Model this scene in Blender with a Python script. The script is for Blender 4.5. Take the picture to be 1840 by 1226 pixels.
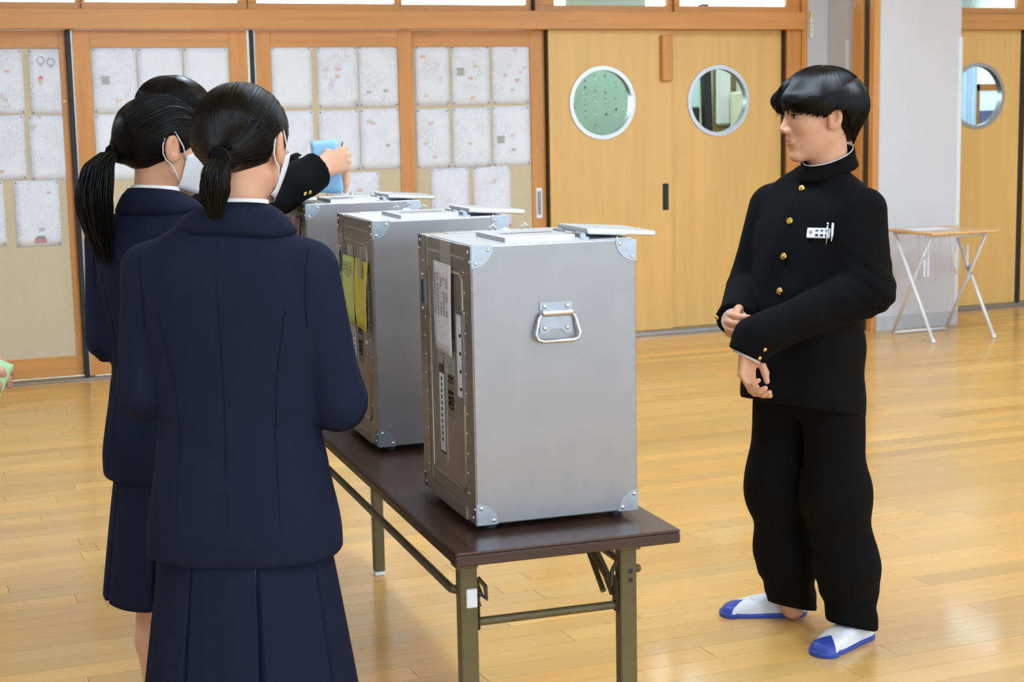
import bpy, bmesh, math, random
import numpy as np
from mathutils import Vector, Matrix

RND = random.Random(11)
scene = bpy.context.scene
for _o in list(bpy.data.objects):
    bpy.data.objects.remove(_o)
COL = scene.collection

# ------------------------------------------------------------------ camera
# world: +X runs along the wall of sliding doors, +Y points at that wall, z up
HEAD, PITCH, ROLL, CAMH = 0.38443, 0.14322, -0.01984, 1.500
_r0 = Vector((math.cos(HEAD), -math.sin(HEAD), 0))
_fw = Vector((math.sin(HEAD) * math.cos(PITCH), math.cos(HEAD) * math.cos(PITCH), -math.sin(PITCH)))
_u0 = _r0.cross(_fw)
_r = _r0 * math.cos(ROLL) + _u0 * math.sin(ROLL)
_u = _u0 * math.cos(ROLL) - _r0 * math.sin(ROLL)
cam_d = bpy.data.cameras.new('camera')
cam = bpy.data.objects.new('camera', cam_d)
COL.objects.link(cam)
_m = Matrix.Identity(4)
for _i in range(3):
    _m[_i][0] = _r[_i]; _m[_i][1] = _u[_i]; _m[_i][2] = -_fw[_i]
_m.translation = (0, 0, CAMH)
cam.matrix_world = _m
cam_d.sensor_width = 36.0
cam_d.lens = 56.06
cam_d.clip_start = 0.05
cam_d.clip_end = 200
cam_d.dof.use_dof = True
cam_d.dof.focus_distance = 3.9
cam_d.dof.aperture_fstop = 10.0
scene.camera = cam

# ------------------------------------------------------------------ world
world = bpy.data.worlds.new('daylight')
scene.world = world
world.use_nodes = True
world.node_tree.nodes['Background'].inputs[0].default_value = (0.78, 0.88, 1.0, 1)
world.node_tree.nodes['Background'].inputs[1].default_value = 1.0

# ------------------------------------------------------------------ large window lights (daylight of the window wall behind the camera)
def area(name, loc, target, sx, sy, power, col):
    d = bpy.data.lights.new(name, 'AREA')
    d.shape = 'RECTANGLE'; d.size = sx; d.size_y = sy; d.energy = power; d.color = col
    o = bpy.data.objects.new(name, d)
    COL.objects.link(o)
    o.location = loc
    o.rotation_euler = (Vector(target) - Vector(loc)).to_track_quat('-Z', 'Y').to_euler()
    return o
WIN_X = (-1.6, 1.6, 4.8, 8.0, 11.2)
for _x in WIN_X:
    area('window_daylight', (_x, -4.85, 1.75), (_x, 5, 1.6), 2.5, 1.6, 80, (0.68, 0.84, 1.0))

scene.view_settings.view_transform = 'Standard'
scene.view_settings.look = 'None'
scene.view_settings.gamma = 1.0
scene.view_settings.use_curve_mapping = False
scene.view_settings.exposure = 0.05

# ------------------------------------------------------------------ helpers
def srgb(r, g, b):
    f = lambda c: (c / 255 / 12.92) if c / 255 <= 0.04045 else ((c / 255 + 0.055) / 1.055) ** 2.4
    return (f(r), f(g), f(b), 1.0)

def mat(name, col, rough=0.5, metal=0.0, spec=0.5, noise=None, bump=None, grain=None, coat=0.0, sheen=0.0,
        attr=None, trans=0.0, emit=None, alpha=1.0, rnd=0.0, coat_rough=0.1, ior=1.45):
    """principled material; noise=(scale,amount) mottles the colour, grain=(axis,scale,amount) draws wood grain,
    bump=(scale,strength[,stretch]) fine relief, attr = colour attribute that multiplies the colour, rnd = tint per object"""
    m = bpy.data.materials.new(name); m.use_nodes = True
    nt = m.node_tree; N = nt.nodes; L = nt.links
    b = N['Principled BSDF']
    b.inputs['Base Color'].default_value = col
    b.inputs['Roughness'].default_value = rough
    b.inputs['Metallic'].default_value = metal
    b.inputs['Specular IOR Level'].default_value = spec
    b.inputs['IOR'].default_value = ior
    b.inputs['Coat Weight'].default_value = coat
    b.inputs['Coat Roughness'].default_value = coat_rough
    b.inputs['Sheen Weight'].default_value = sheen
    b.inputs['Transmission Weight'].default_value = trans
    b.inputs['Alpha'].default_value = alpha
    if emit:
        b.inputs['Emission Color'].default_value = emit[0]
        b.inputs['Emission Strength'].default_value = emit[1]
    cur = None
    tc = N.new('ShaderNodeTexCoord')
    def mul(a, bsock, fac=1.0):
        x = N.new('ShaderNodeMix'); x.data_type = 'RGBA'; x.blend_type = 'MULTIPLY'
        x.inputs[0].default_value = fac
        if a is None: x.inputs[6].default_value = col
        else: L.new(a, x.inputs[6])
        L.new(bsock, x.inputs[7])
        return x.outputs[2]
    def ramp(sock, lo, hi, p0=0.3, p1=0.7):
        r = N.new('ShaderNodeValToRGB')
        r.color_ramp.elements[0].position = p0; r.color_ramp.elements[1].position = p1
        r.color_ramp.elements[0].color = (lo, lo, lo, 1); r.color_ramp.elements[1].color = (hi, hi, hi, 1)
        L.new(sock, r.inputs[0]); return r.outputs[0]
    if attr:
        a = N.new('ShaderNodeAttribute'); a.attribute_name = attr
        cur = mul(cur, a.outputs['Color'])
    if noise:
        n = N.new('ShaderNodeTexNoise'); n.inputs['Scale'].default_value = noise[0]; n.inputs['Detail'].default_value = 4
        L.new(tc.outputs['Object'], n.inputs['Vector'])
        cur = mul(cur, ramp(n.outputs['Fac'], 1 - noise[1], 1 + noise[1]))
    if grain:
        mp = N.new('ShaderNodeMapping')
        sc = [grain[1]] * 3; sc[grain[0]] = grain[1] * 0.06
        mp.inputs['Scale'].default_value = sc
        if rnd or True:
            oi = N.new('ShaderNodeObjectInfo')
            cmb = N.new('ShaderNodeCombineXYZ')
            ml = N.new('ShaderNodeMath'); ml.operation = 'MULTIPLY'; ml.inputs[1].default_value = 37.0
            L.new(oi.outputs['Random'], ml.inputs[0])
            for _k in range(3): L.new(ml.outputs[0], cmb.inputs[_k])
            L.new(cmb.outputs[0], mp.inputs['Location'])
        L.new(tc.outputs['Object'], mp.inputs['Vector'])
        n = N.new('ShaderNodeTexNoise'); n.inputs['Scale'].default_value = 1.0; n.inputs['Detail'].default_value = 6
        n.inputs['Distortion'].default_value = 0.6
        L.new(mp.outputs[0], n.inputs['Vector'])
        cur = mul(cur, ramp(n.outputs['Fac'], 1 - grain[2], 1 + grain[2]))
    if rnd:
        oi = N.new('ShaderNodeObjectInfo')
        mr = N.new('ShaderNodeMapRange')
        mr.inputs[3].default_value = 1 - rnd; mr.inputs[4].default_value = 1 + rnd
        L.new(oi.outputs['Random'], mr.inputs[0])
        cx = N.new('ShaderNodeCombineXYZ')
        for _k in range(3): L.new(mr.outputs[0], cx.inputs[_k])
        cur = mul(cur, cx.outputs[0])
    if cur is not None: L.new(cur, b.inputs['Base Color'])
    if bump:
        n = N.new('ShaderNodeTexNoise'); n.inputs['Scale'].default_value = bump[0]; n.inputs['Detail'].default_value = 3
        if len(bump) > 2:
            mp = N.new('ShaderNodeMapping'); mp.inputs['Scale'].default_value = bump[2]
            L.new(tc.outputs['Object'], mp.inputs['Vector']); L.new(mp.outputs[0], n.inputs['Vector'])
        else: L.new(tc.outputs['Object'], n.inputs['Vector'])
        bp = N.new('ShaderNodeBump'); bp.inputs['Strength'].default_value = bump[1]; bp.inputs['Distance'].default_value = 0.002
        L.new(n.outputs['Fac'], bp.inputs['Height']); L.new(bp.outputs[0], b.inputs['Normal'])
    return m

def link(name, me, m=None, parent=None):
    o = bpy.data.objects.new(name, me)
    COL.objects.link(o)
    if m is not None and len(me.materials) == 0: me.materials.append(m)
    if parent is not None: o.parent = parent
    return o

def tag(o, label=None, cat=None, group=None, kind=None):
    if label: o['label'] = label
    if cat: o['category'] = cat
    if group: o['group'] = group
    if kind: o['kind'] = kind
    return o

def thing(name, label, cat, loc=(0, 0, 0), rz=0.0, group=None):
    o = bpy.data.objects.new(name, None)
    o.empty_display_size = 0.1
    COL.objects.link(o)
    o.location = loc; o.rotation_euler = (0, 0, rz)
    return tag(o, label, cat, group)

def np_mesh(name, V, F, smooth=True, col=None):
    """mesh from numpy verts and an (n,3) or (n,4) face array"""
    V = np.asarray(V, np.float32); F = np.asarray(F, np.int32)
    me = bpy.data.meshes.new(name)
    k = F.shape[1]
    me.vertices.add(len(V)); me.vertices.foreach_set('co', V.ravel())
    me.loops.add(F.size); me.loops.foreach_set('vertex_index', F.ravel())
    me.polygons.add(len(F))
    me.polygons.foreach_set('loop_start', np.arange(len(F), dtype=np.int32) * k)
    me.polygons.foreach_set('loop_total', np.full(len(F), k, np.int32))
    me.update(calc_edges=True)
    me.polygons.foreach_set('use_smooth', np.full(len(F), bool(smooth)))
    if col is not None:
        ca = me.color_attributes.new('Col', 'FLOAT_COLOR', 'POINT')
        c4 = np.ones((len(V), 4), np.float32); c4[:, :3] = col
        ca.data.foreach_set('color', c4.ravel())
    me.validate()
    return me

class B:
    """collects boxes, rods and tubes in one bmesh -> ONE mesh object"""
    def __init__(s): s.bm = bmesh.new()
    def box(s, x0, x1, y0, y1, z0, z1, bev=0.0, M=None, seg=1):
        vs = bmesh.ops.create_cube(s.bm, size=1.0)['verts']
        T = Matrix.Translation(((x0 + x1) / 2, (y0 + y1) / 2, (z0 + z1) / 2)) @ Matrix.Diagonal((abs(x1 - x0), abs(y1 - y0), abs(z1 - z0), 1))
        bmesh.ops.transform(s.bm, matrix=T, verts=vs)
        if bev:
            es = list({e for v in vs for e in v.link_edges})
            r = bmesh.ops.bevel(s.bm, geom=es, offset=bev, segments=seg, profile=0.5, affect='EDGES', clamp_overlap=True)
            vs = list({v for f in r['faces'] for v in f.verts} | {v for v in vs if v.is_valid})
        if M is not None: bmesh.ops.transform(s.bm, matrix=M, verts=[v for v in vs if v.is_valid])
        return s
    def rod(s, p0, p1, r, seg=12, r2=None):
        p0 = Vector(p0); p1 = Vector(p1); d = p1 - p0
        q = d.to_track_quat('Z', 'Y').to_matrix().to_4x4()
        bmesh.ops.create_cone(s.bm, cap_ends=True, segments=seg, radius1=r, radius2=r if r2 is None else r2, depth=d.length,
                              matrix=Matrix.Translation((p0 + p1) / 2) @ q)
        return s
    def tube(s, pts, r, seg=8, closed=False, caps=True):
        pts = [Vector(p) for p in pts]; n = len(pts); rings = []
        rr = r if hasattr(r, '__len__') else [r] * n
        up = None
        for i, p in enumerate(pts):
            a = pts[(i - 1) % n] if (closed or i > 0) else p
            b = pts[(i + 1) % n] if (closed or i < n - 1) else p
            t = (b - a).normalized()
            if up is None: up = t.orthogonal().normalized()
            up = (up - t * up.dot(t)).normalized()
            sd = t.cross(up)
            rings.append([s.bm.verts.new(p + (up * math.cos(2 * math.pi * k / seg) + sd * math.sin(2 * math.pi * k / seg)) * rr[i]) for k in range(seg)])
        for i in range(n if closed else n - 1):
            A = rings[i]; C = rings[(i + 1) % n]
            for k in range(seg): s.bm.faces.new((A[k], A[(k + 1) % seg], C[(k + 1) % seg], C[k]))
        if caps and not closed:
            s.bm.faces.new(rings[0][::-1]); s.bm.faces.new(rings[-1])
        return s
    def prism(s, poly, h, M=None, bev=0.0):
        """extrude a 2D polygon (x,y) by h along z, then transform"""
        vs = [s.bm.verts.new((p[0], p[1], 0)) for p in poly]
        f = s.bm.faces.new(vs)
        r = bmesh.ops.extrude_face_region(s.bm, geom=[f])
        nv = [g for g in r['geom'] if isinstance(g, bmesh.types.BMVert)]
        bmesh.ops.translate(s.bm, verts=nv, vec=(0, 0, h))
        allv = vs + nv
        if M is not None: bmesh.ops.transform(s.bm, matrix=M, verts=allv)
        return s
    def ball(s, c, r, sub=2, sc=(1, 1, 1), M=None):
        T = Matrix.Translation(c) @ Matrix.Diagonal((sc[0], sc[1], sc[2], 1))
        if M is not None: T = M @ T
        bmesh.ops.create_icosphere(s.bm, subdivisions=sub, radius=r, matrix=T)
        return s
    def build(s, name, m, parent=None, smooth=False, auto=None):
        bmesh.ops.recalc_face_normals(s.bm, faces=s.bm.faces[:])
        me = bpy.data.meshes.new(name)
        s.bm.to_mesh(me); s.bm.free()
        if smooth:
            me.polygons.foreach_set('use_smooth', np.ones(len(me.polygons), bool))
            if auto: me.set_sharp_from_angle(angle=auto)
        return link(name, me, m, parent)

def struct(o, label): return tag(o, label, None, None, 'structure')

def text_obj(name, body, size, m, M, parent, depth=0.0002):
    c = bpy.data.curves.new(name, 'FONT'); c.body = body; c.size = size; c.extrude = depth
    c.align_x = 'CENTER'; c.align_y = 'CENTER'; c.resolution_u = 3
    o = bpy.data.objects.new(name, c); COL.objects.link(o)
    dg = bpy.context.evaluated_depsgraph_get()
    me = bpy.data.meshes.new_from_object(o.evaluated_get(dg))
    bpy.data.objects.remove(o); bpy.data.curves.remove(c)
    me.transform(M); me.materials.clear()
    return link(name, me, m, parent)

# ---------------------------------------------------------------- materials
WOOD = mat('orange_wood', srgb(208, 144, 76), 0.42, grain=(2, 22, 0.10), coat=0.15, coat_rough=0.3)
WOODH = mat('orange_wood_rail', srgb(208, 146, 80), 0.42, grain=(0, 22, 0.10), coat=0.15, coat_rough=0.3)
MAPLE = mat('maple_veneer', srgb(226, 182, 108), 0.38, grain=(2, 14, 0.06), coat=0.2, coat_rough=0.25)
CREAM = mat('cream_panel', srgb(208, 195, 168), 0.75, noise=(40, 0.02), bump=(220, 0.05))
BLACK = mat('black_rubber', srgb(34, 34, 38), 0.5)
PLASTER = mat('white_plaster', srgb(205, 205, 210), 0.8, noise=(6, 0.02), bump=(120, 0.08))
WHITEP = mat('white_plastic', srgb(225, 230, 240), 0.35)
CEILM = mat('ceiling_board', srgb(232, 232, 230), 0.9, noise=(30, 0.03))
ALU = mat('aluminium_rail', srgb(160, 162, 168), 0.35, 0.9)
STEEL = mat('brushed_steel', srgb(185, 188, 195), 0.3, 1.0)
GLASS = mat('pane_glass', (0.86, 0.97, 0.93, 1), 0.02, trans=1.0, ior=1.1)
SLABM = mat('dark_joint', srgb(70, 45, 22), 0.8)

# ================================================================ THE ROOM
X0, X1, Y0, YW, CEIL = -4.0, 12.6, -5.0, 9.46, 3.0

# ---- floor: boards run along X; the 300 that show largest are parts, the others one joined part
floor_slab = B().box(X0 - .2, X1 + .2, Y0 - .2, 16.0, -0.10, -0.006).build('floor', SLABM)
struct(floor_slab, 'polished light wood board floor of the school hall')
def floor_mat():
    m = mat('floor_board', srgb(213, 169, 98), 0.30, attr='Col', grain=(0, 34, 0.06), coat=0.3, coat_rough=0.10)
    nt = m.node_tree
    return m
FLOORM = floor_mat()
FLOORM.node_tree.nodes['Principled BSDF'].inputs['Coat IOR'].default_value = 1.45
def cam_pix(p):
    d = Vector(p) - Vector((0, 0, CAMH))
    z = d.dot(_fw)
    if z < 0.3: return None
    return (920 + d.dot(_r) / z * 2865.3, 613 - d.dot(_u) / z * 2865.3, z)
ROW = 0.1
planks = []
yy = 2.2; row = 0
rr = random.Random(3)
def plank_tint():
    a = rr.gauss(0, 0.085)
    w = rr.gauss(0, 0.03)
    if rr.random() < 0.10: a -= 0.09
    return (1 + a + w, 1 + a - 0.1 * w, 1 + a - 2.2 * w)
y = Y0
while y < YW - 0.02:
    x = X0 - rr.uniform(0, 0.9)
    while x < X1:
        ln = rr.choice((0.6, 0.9, 0.9, 0.9, 1.2)) * rr.uniform(0.96, 1.04)
        planks.append((max(x, X0), min(x + ln, X1), y, min(y + ROW, YW - 0.02), plank_tint()))
        x += ln
    y += ROW
def vis_area(p):
    q = cam_pix(((p[0] + p[1]) / 2, (p[2] + p[3]) / 2, 0))
    cs = [cam_pix((xx, yv, 0)) for xx in (p[0], p[1]) for yv in (p[2], p[3])]
    if any(c is None for c in cs): return 0
    xs = [min(max(c[0], 0), 1840) for c in cs]; ys = [min(max(c[1], 560), 1226) for c in cs]
    if max(ys) - min(ys) <= 0: return 0
    frac = (max(xs) - min(xs)) / max(1e-6, max(c[0] for c in cs) - min(c[0] for c in cs))
    hgt = abs(cs[0][1] - cs[1][1])
    inside = 1.0 if (min(c[1] for c in cs) < 1226) else 0.0
    return inside * frac * (max(c[0] for c in cs) - min(c[0] for c in cs)) * min(hgt, max(ys) - min(ys))
planks.sort(key=vis_area, reverse=True)
def plank_geo(p, vs, fs, cs):
    g = 0.0007; a, b2, c, d = p[0] + g, p[1] - g, p[2] + g, p[3] - g; e = 0.0003; n = len(vs)
    top = -rr.uniform(0, 0.0002)
    vs += [(a, c, -.007), (b2, c, -.007), (b2, d, -.007), (a, d, -.007), (a, c, top - e), (b2, c, top - e), (b2, d, top - e), (a, d, top - e),
           (a + e, c + e, top), (b2 - e, c + e, top), (b2 - e, d - e, top), (a + e, d - e, top)]
    for o in (0, 4):
        for k in range(4): fs.append((n + o + k, n + o + (k + 1) % 4, n + o + 4 + (k + 1) % 4, n + o + 4 + k))
    fs.append((n + 8, n + 9, n + 10, n + 11))
    cs += [p[4]] * 12
for i, p in enumerate(planks[:298]):
    vs, fs, cs = [], [], []
    plank_geo(p, vs, fs, cs)
    link('plank', np_mesh('plank', vs, fs, False, cs), FLOORM, floor_slab)
vs, fs, cs = [], [], []
for p in planks[298:]: plank_geo(p, vs, fs, cs)
o = link('plank_field', np_mesh('plank_field', vs, fs, False, cs), FLOORM, floor_slab); o['kind'] = 'stuff'

# ---- shell out of view
struct(B().box(X0 - .15, X0, Y0, YW + .1, 0, CEIL).build('wall_left', PLASTER), 'plain white side wall')
struct(B().box(X1, X1 + .15, Y0, YW + .1, 0, CEIL).build('wall_right', PLASTER), 'plain white end wall')
struct(B().box(X0, X1, Y0, 16.0, CEIL, CEIL + .1).build('ceiling', CEILM), 'white board ceiling')
b = B(); b.box(X0, X1, Y0 - .15, Y0, 0, .95); b.box(X0, X1, Y0 - .15, Y0, 2.55, CEIL)
edges = [X0] + [v for w in WIN_X for v in (w - 1.25, w + 1.25)] + [X1]
for k in range(0, len(edges), 2): b.box(edges[k], edges[k + 1], Y0 - .15, Y0, .95, 2.55)
struct(b.build('wall_front', PLASTER), 'window wall behind the photographer')
for k, w in enumerate(WIN_X):
    f = B(); f.box(w - 1.25, w + 1.25, Y0 - .1, Y0 - .04, .95, 1.0).box(w - 1.25, w + 1.25, Y0 - .1, Y0 - .04, 2.5, 2.55)
    for xx in (-1.25, -.025, 1.2): f.box(w + xx, w + xx + .05, Y0 - .1, Y0 - .04, 1.0, 2.5)
    fo = f.build('window_%d' % (20 + k), ALU); struct(fo, 'aluminium window of the wall behind the photographer')
    for xx in (-1.2, .025):
        B().box(w + xx, w + xx + 1.175, Y0 - .075, Y0 - .07, 1.0, 2.5).build('pane', GLASS, fo)

# ---- back wall: lintel, transom, doors
def trim(n, label, m, *boxes):
    b = B()
    for q in boxes: b.box(*q, bev=.003)
    return struct(b.build('trim_%d' % n, m), label)
trim(1, 'long orange wood lintel beam above the sliding doors', WOODH, (X0, 5.99, 9.40, 9.60, 2.008, 2.122))
trim(2, 'orange wood head beam above the transom windows', WOODH, (X0, 5.99, 9.42, 9.60, 2.72, 2.82))
trim(3, 'orange wood jamb post right of the maple doors', WOOD, (5.875, 5.985, 9.45, 9.60, 0, 2.008))
trim(4, 'narrow orange wood casing strip beside the white wall', WOOD, (5.985, 6.028, 9.435, 9.60, 0, CEIL))
trim(5, 'orange wood lintel beam right of the pillar', WOODH, (6.84, X1, 9.40, 9.60, 2.008, 2.118))
trim(6, 'grey aluminium threshold rail under the doors', ALU, (4.10, 5.88, 9.40, 9.60, 0, .028), (6.84, X1, 9.40, 9.60, 0, .028), (X0, 4.10, 9.40, 9.60, 0, .012))
trim(7, 'orange wood head beam above the right transom', WOODH, (6.84, X1, 9.42, 9.60, 2.72, 2.82))
b = B(); b.box(X0, X1, 9.46, 9.60, 2.82, CEIL); b.box(X0, .10, 9.46, 9.60, 0, 2.01); b.box(6.02, 6.20, 9.46, 9.60, 0, CEIL)
b.box(X0, .10, 9.46, 9.60, 2.12, 2.72); b.box(9.9, X1, 9.46, 9.60, 0, 2.01)
struct(b.build('wall_back', PLASTER), 'white wall around the sliding doors')
# pillar
PIL = B().box(6.20, 6.842, 8.84, 9.60, 0, CEIL, bev=.006).build('wall_pillar', mat('pillar_plaster', srgb(206, 207, 214), .7, noise=(5, .015), bump=(150, .06)))
struct(PIL, 'grey white square pillar standing proud of the door wall')
B().box(6.19, 6.85, 8.832, 9.45, 0, .10, bev=.002).build('baseboard', mat('grey_base', srgb(186, 188, 194), .6), PIL)
B().box(6.815, 6.849, 8.833, 8.86, .10, 1.93, bev=.004).build('corner_guard', WHITEP, PIL)
B().box(6.193, 6.235, 9.20, 9.24, .1, 1.93, bev=.004).build('corner_guard', WHITEP, PIL)
PJ = thing('trim_8', None, None); PJ['kind'] = 'structure'; PJ['label'] = 'orange wood and black door track fixed to the side of the pillar'
B().box(6.155, 6.20, 8.845, 8.90, 0, CEIL, bev=.003).build('jamb_strip', WOOD, PJ)
B().box(6.175, 6.20, 8.90, 8.985, 0, CEIL).build('track_groove', mat('dark_groove', srgb(62, 56, 50), .5), PJ)
B().box(6.155, 6.20, 8.985, 9.09, 0, CEIL, bev=.003).build('jamb_strip', WOOD, PJ)
# small sign on the white strip
sg = thing('wall_sign', 'small cream plate with yellow top on white strip beside the door casing', 'sign', (6.063, 9.452, 1.955))
B().box(-.012, .012, -.008, .004, 0, .125, bev=.002).build('plate', mat('sign_cream', srgb(238, 236, 222), .5), sg)
B().box(-.012, .012, -.008, .004, .125, .18, bev=.002).build('yellow_cap', mat('sign_yellow', srgb(226, 214, 140), .5), sg)
for k in range(3): B().box(-.004, .004, -.0086, -.008, .03 + k * .03, .042 + k * .03).build('mark', mat('sign_ink', srgb(190, 150, 140), .6), sg)

# transom windows
TRANS = [(-.2, 1.216, 1), (1.253, 2.192, 2), (2.20, 3.105, 3), (3.155, 4.029, 4), (4.04, 4.991, 5), (5.03, 5.985, 6), (6.84, 7.86, 7), (7.9, 9.0, 8)]
TR = [(-.25, 1.235), (1.235, 2.187), (2.192, 3.13), (3.13, 4.022), (4.036, 5.03), (5.03, 5.985), (6.842, 7.87), (7.87, 8.95)]
STL = [(.03, .03), (.02, .055), (.055, .03), (.03, .035), (.145, .04), (.04, .10), (.30, .055), (.05, .05)]
for k, ((a, c), (sl, sr)) in enumerate(zip(TR, STL)):
    yb = 9.50 if k in (0, 3, 4) else 9.47
    f = B(); f.box(a, c, yb, yb + .04, 2.122, 2.164, bev=.002).box(a, c, yb, yb + .04, 2.68, 2.72, bev=.002)
    w = f.build('window_%d' % (k + 1), WOODH)
    struct(w, 'wood framed transom window number %d from the left above the doors' % (k + 1))
    B().box(a, a + sl, yb, yb + .04, 2.164, 2.68, bev=.002).build('stile', WOOD, w)
    B().box(c - sr, c, yb, yb + .04, 2.164, 2.68, bev=.002).build('stile', WOOD, w)
    B().box(a + sl - .005, c - sr + .005, yb + .018, yb + .022, 2.16, 2.685).build('pane', GLASS, w)
trim(9, 'dark gap strip between two transom windows', BLACK, (4.022, 4.036, 9.47, 9.54, 2.122, 2.72), (2.187, 2.192, 9.49, 9.54, 2.122, 2.72))

# framed sliding doors with pinboard panels
def framed_door(n, xa, xb, yf, label, sl, sr, handle=None, edge=None):
    d = thing('door_%d' % n, None, None); d['kind'] = 'structure'; d['label'] = label
    y2 = yf + .036
    z0 = .016
    B().box(xa, xa + sl, yf, y2, z0, 2.006, bev=.002).build('stile', WOOD, d)
    B().box(xb - sr, xb, yf, y2, z0, 2.006, bev=.002).build('stile', WOOD, d)
    B().box(xa + sl, xb - sr, yf, y2, 1.905, 2.006, bev=.002).build('top_rail', WOODH, d)
    B().box(xa + sl, xb - sr, yf, y2, z0, .135, bev=.002).build('bottom_rail', WOODH, d)
    B().box(xa + sl - .005, xb - sr + .005, yf + .009, y2 - .009, .13, 1.91).build('panel', CREAM, d)
    if edge:
        B().box(xa - .026, xa, yf + .004, y2 + .03, z0, 2.006, bev=.002).build('rubber_edge', BLACK, d)
        B().box(xa, xa + .007, yf - .002, yf + .01, z0, 2.006).build('metal_edge', ALU, d)
    if handle:
        h = B(); hx = handle
        h.box(hx - .021, hx + .021, yf - .004, yf + .002, .812, .832).box(hx - .021, hx + .021, yf - .004, yf + .002, .985, 1.005)
        h.box(hx - .021, hx - .013, yf - .004, yf + .002, .832, .985).box(hx + .013, hx + .021, yf - .004, yf + .002, .832, .985)
        ho = h.build('pull_handle', STEEL, d)
        B().box(hx - .013, hx + .013, yf - .001, yf + .004, .832, .985).build('recess', mat('handle_recess', srgb(140, 140, 142), .4, .6), ho)
    return d
framed_door(1, .12, 1.20, 9.505, 'framed cream sliding door at the far left behind the dark rubber edge', .10, .10)
framed_door(2, 1.162, 2.175, 9.462, 'framed cream sliding door behind the heads of the three students on the left', .105, .105, 1.203, True)
framed_door(3, 2.215, 3.205, 9.462, 'framed cream sliding door behind the raised hand with blue paper', .10, .095, None, True)
framed_door(4, 3.17, 4.108, 9.505, 'framed cream sliding door left of the maple doors', .05, .10, 4.053)
# maple doors with round windows
def ring(b, cx, cz, r0, r1, y0, y1, seg=48):
    for k in range(seg):
        a0, a1 = 2 * math.pi * k / seg, 2 * math.pi * (k + 1) / seg
        P = lambda r, a, y: b.bm.verts.new((cx + r * math.cos(a), y, cz + r * math.sin(a)))
        for (ra, ya, rb, yb) in ((r0, y0, r1, y0), (r1, y0, r1, y1), (r0, y1, r0, y0), (r1, y1, r0, y1)):
            b.bm.faces.new((P(ra, a0, ya), P(ra, a1, ya), P(rb, a1, yb), P(rb, a0, yb)))
def plate_with_hole(xa, xb, z0, z1, y0, y1, cx, cz, r, seg=48):
    b = B(); V = b.bm.verts.new
    outer = []
    for k in range(seg):
        a = 2 * math.pi * (k + .5) / seg
        ca, sa = math.cos(a), math.sin(a)
        t = min(((xb - cx) / ca if ca > 0 else (xa - cx) / ca) if abs(ca) > 1e-6 else 9, ((z1 - cz) / sa if sa > 0 else (z0 - cz) / sa) if abs(sa) > 1e-6 else 9)
        outer.append((cx + ca * t, cz + sa * t, a))
    corners = [(xb, z1), (xa, z1), (xa, z0), (xb, z0)]
    loop = sorted([(math.atan2(z - cz, x - cx) % (2 * math.pi), x, z) for x, z in corners] + [(a % (2 * math.pi), x, z) for x, z, a in outer])
    n = len(loop)
    for yv, flip in ((y0, 1), (y1, 0)):
        O = [V((x, yv, z)) for _, x, z in loop]; I = [V((cx + r * math.cos(a), yv, cz + r * math.sin(a))) for a, _, _ in loop]
        for k in range(n):
            q = (O[k], O[(k + 1) % n], I[(k + 1) % n], I[k])
            b.bm.faces.new(q if flip else q[::-1])
    for k in range(n):
        a, a2 = loop[k][0], loop[(k + 1) % n][0]
        b.bm.faces.new((V((cx + r * math.cos(a), y0, cz + r * math.sin(a))), V((cx + r * math.cos(a2), y0, cz + r * math.sin(a2))), V((cx + r * math.cos(a2), y1, cz + r * math.sin(a2))), V((cx + r * math.cos(a), y1, cz + r * math.sin(a)))))
        _, x, z = loop[k]; _, x2, z2 = loop[(k + 1) % n]
        b.bm.faces.new((V((x, y0, z)), V((x2, y0, z2)), V((x2, y1, z2)), V((x, y1, z))))
    bmesh.ops.remove_doubles(b.bm, verts=b.bm.verts[:], dist=1e-5)
    return b
RGLASS = mat('round_window_glass', (0.80, 0.93, 0.88, 1), 0.03, trans=1.0, ior=1.1)
def maple_door(n, xa, xb, yf, cx, label, cz=1.542, r=.218):
    d = thing('door_%d' % n, None, None); d['kind'] = 'structure'; d['label'] = label
    plate_with_hole(xa, xb, .03, 2.006, yf, yf + .036, cx, cz, r).build('door_leaf', MAPLE, d)
    b = B(); ring(b, cx, cz, r - .008, r + .018, yf - .008, yf + .044); bmesh.ops.remove_doubles(b.bm, verts=b.bm.verts[:], dist=1e-5)
    w = b.build('window_rim', STEEL, d, smooth=True, auto=math.radians(40))
    g = B(); g.rod((cx, yf + .015, cz), (cx, yf + .019, cz), r - .004, 48); g.build('pane', RGLASS, w)
    return d
d5 = maple_door(5, 4.118, 4.996, 9.462, 4.494, 'maple sliding door whose round window shows the green chalkboard')
B().box(4.915, 4.993, 9.425, 9.464, 1.675, 1.975, bev=.006).build('bumper_block', WOOD, d5)
h = B().box(4.928, 4.972, 9.457, 9.464, .828, 1.004, bev=.003).build('pull_handle', BLACK, d5)
B().box(4.938, 4.962, 9.4555, 9.458, .85, .985, bev=.001).build('recess', mat('pull_recess', srgb(20, 20, 22), .3), h)
maple_door(6, 4.985, 5.865, 9.505, 5.375, 'maple sliding door behind the face of the student in black, round window with white reflections')
maple_door(7, 6.93, 7.842, 9.462, 7.47, 'maple sliding door right of the pillar')
maple_door(8, 7.905, 8.80, 9.505, 8.36, 'maple sliding door at the far right edge, mostly out of frame')
trim(10, 'dark jamb gaps beside the maple doors', mat('jamb_dark', srgb(48, 36, 24), .6), (5.862, 5.878, 9.47, 9.58, .028, 2.008), (4.105, 4.119, 9.475, 9.58, .028, 2.008), (7.84, 7.905, 9.475, 9.58, .028, 2.008))
trim(11, 'plain orange wood panels filling the door wall far right', WOOD, (8.8, 9.9, 9.47, 9.60, 0, 2.008), (6.842, 6.93, 9.49, 9.60, 0.02, 2.008))

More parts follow.
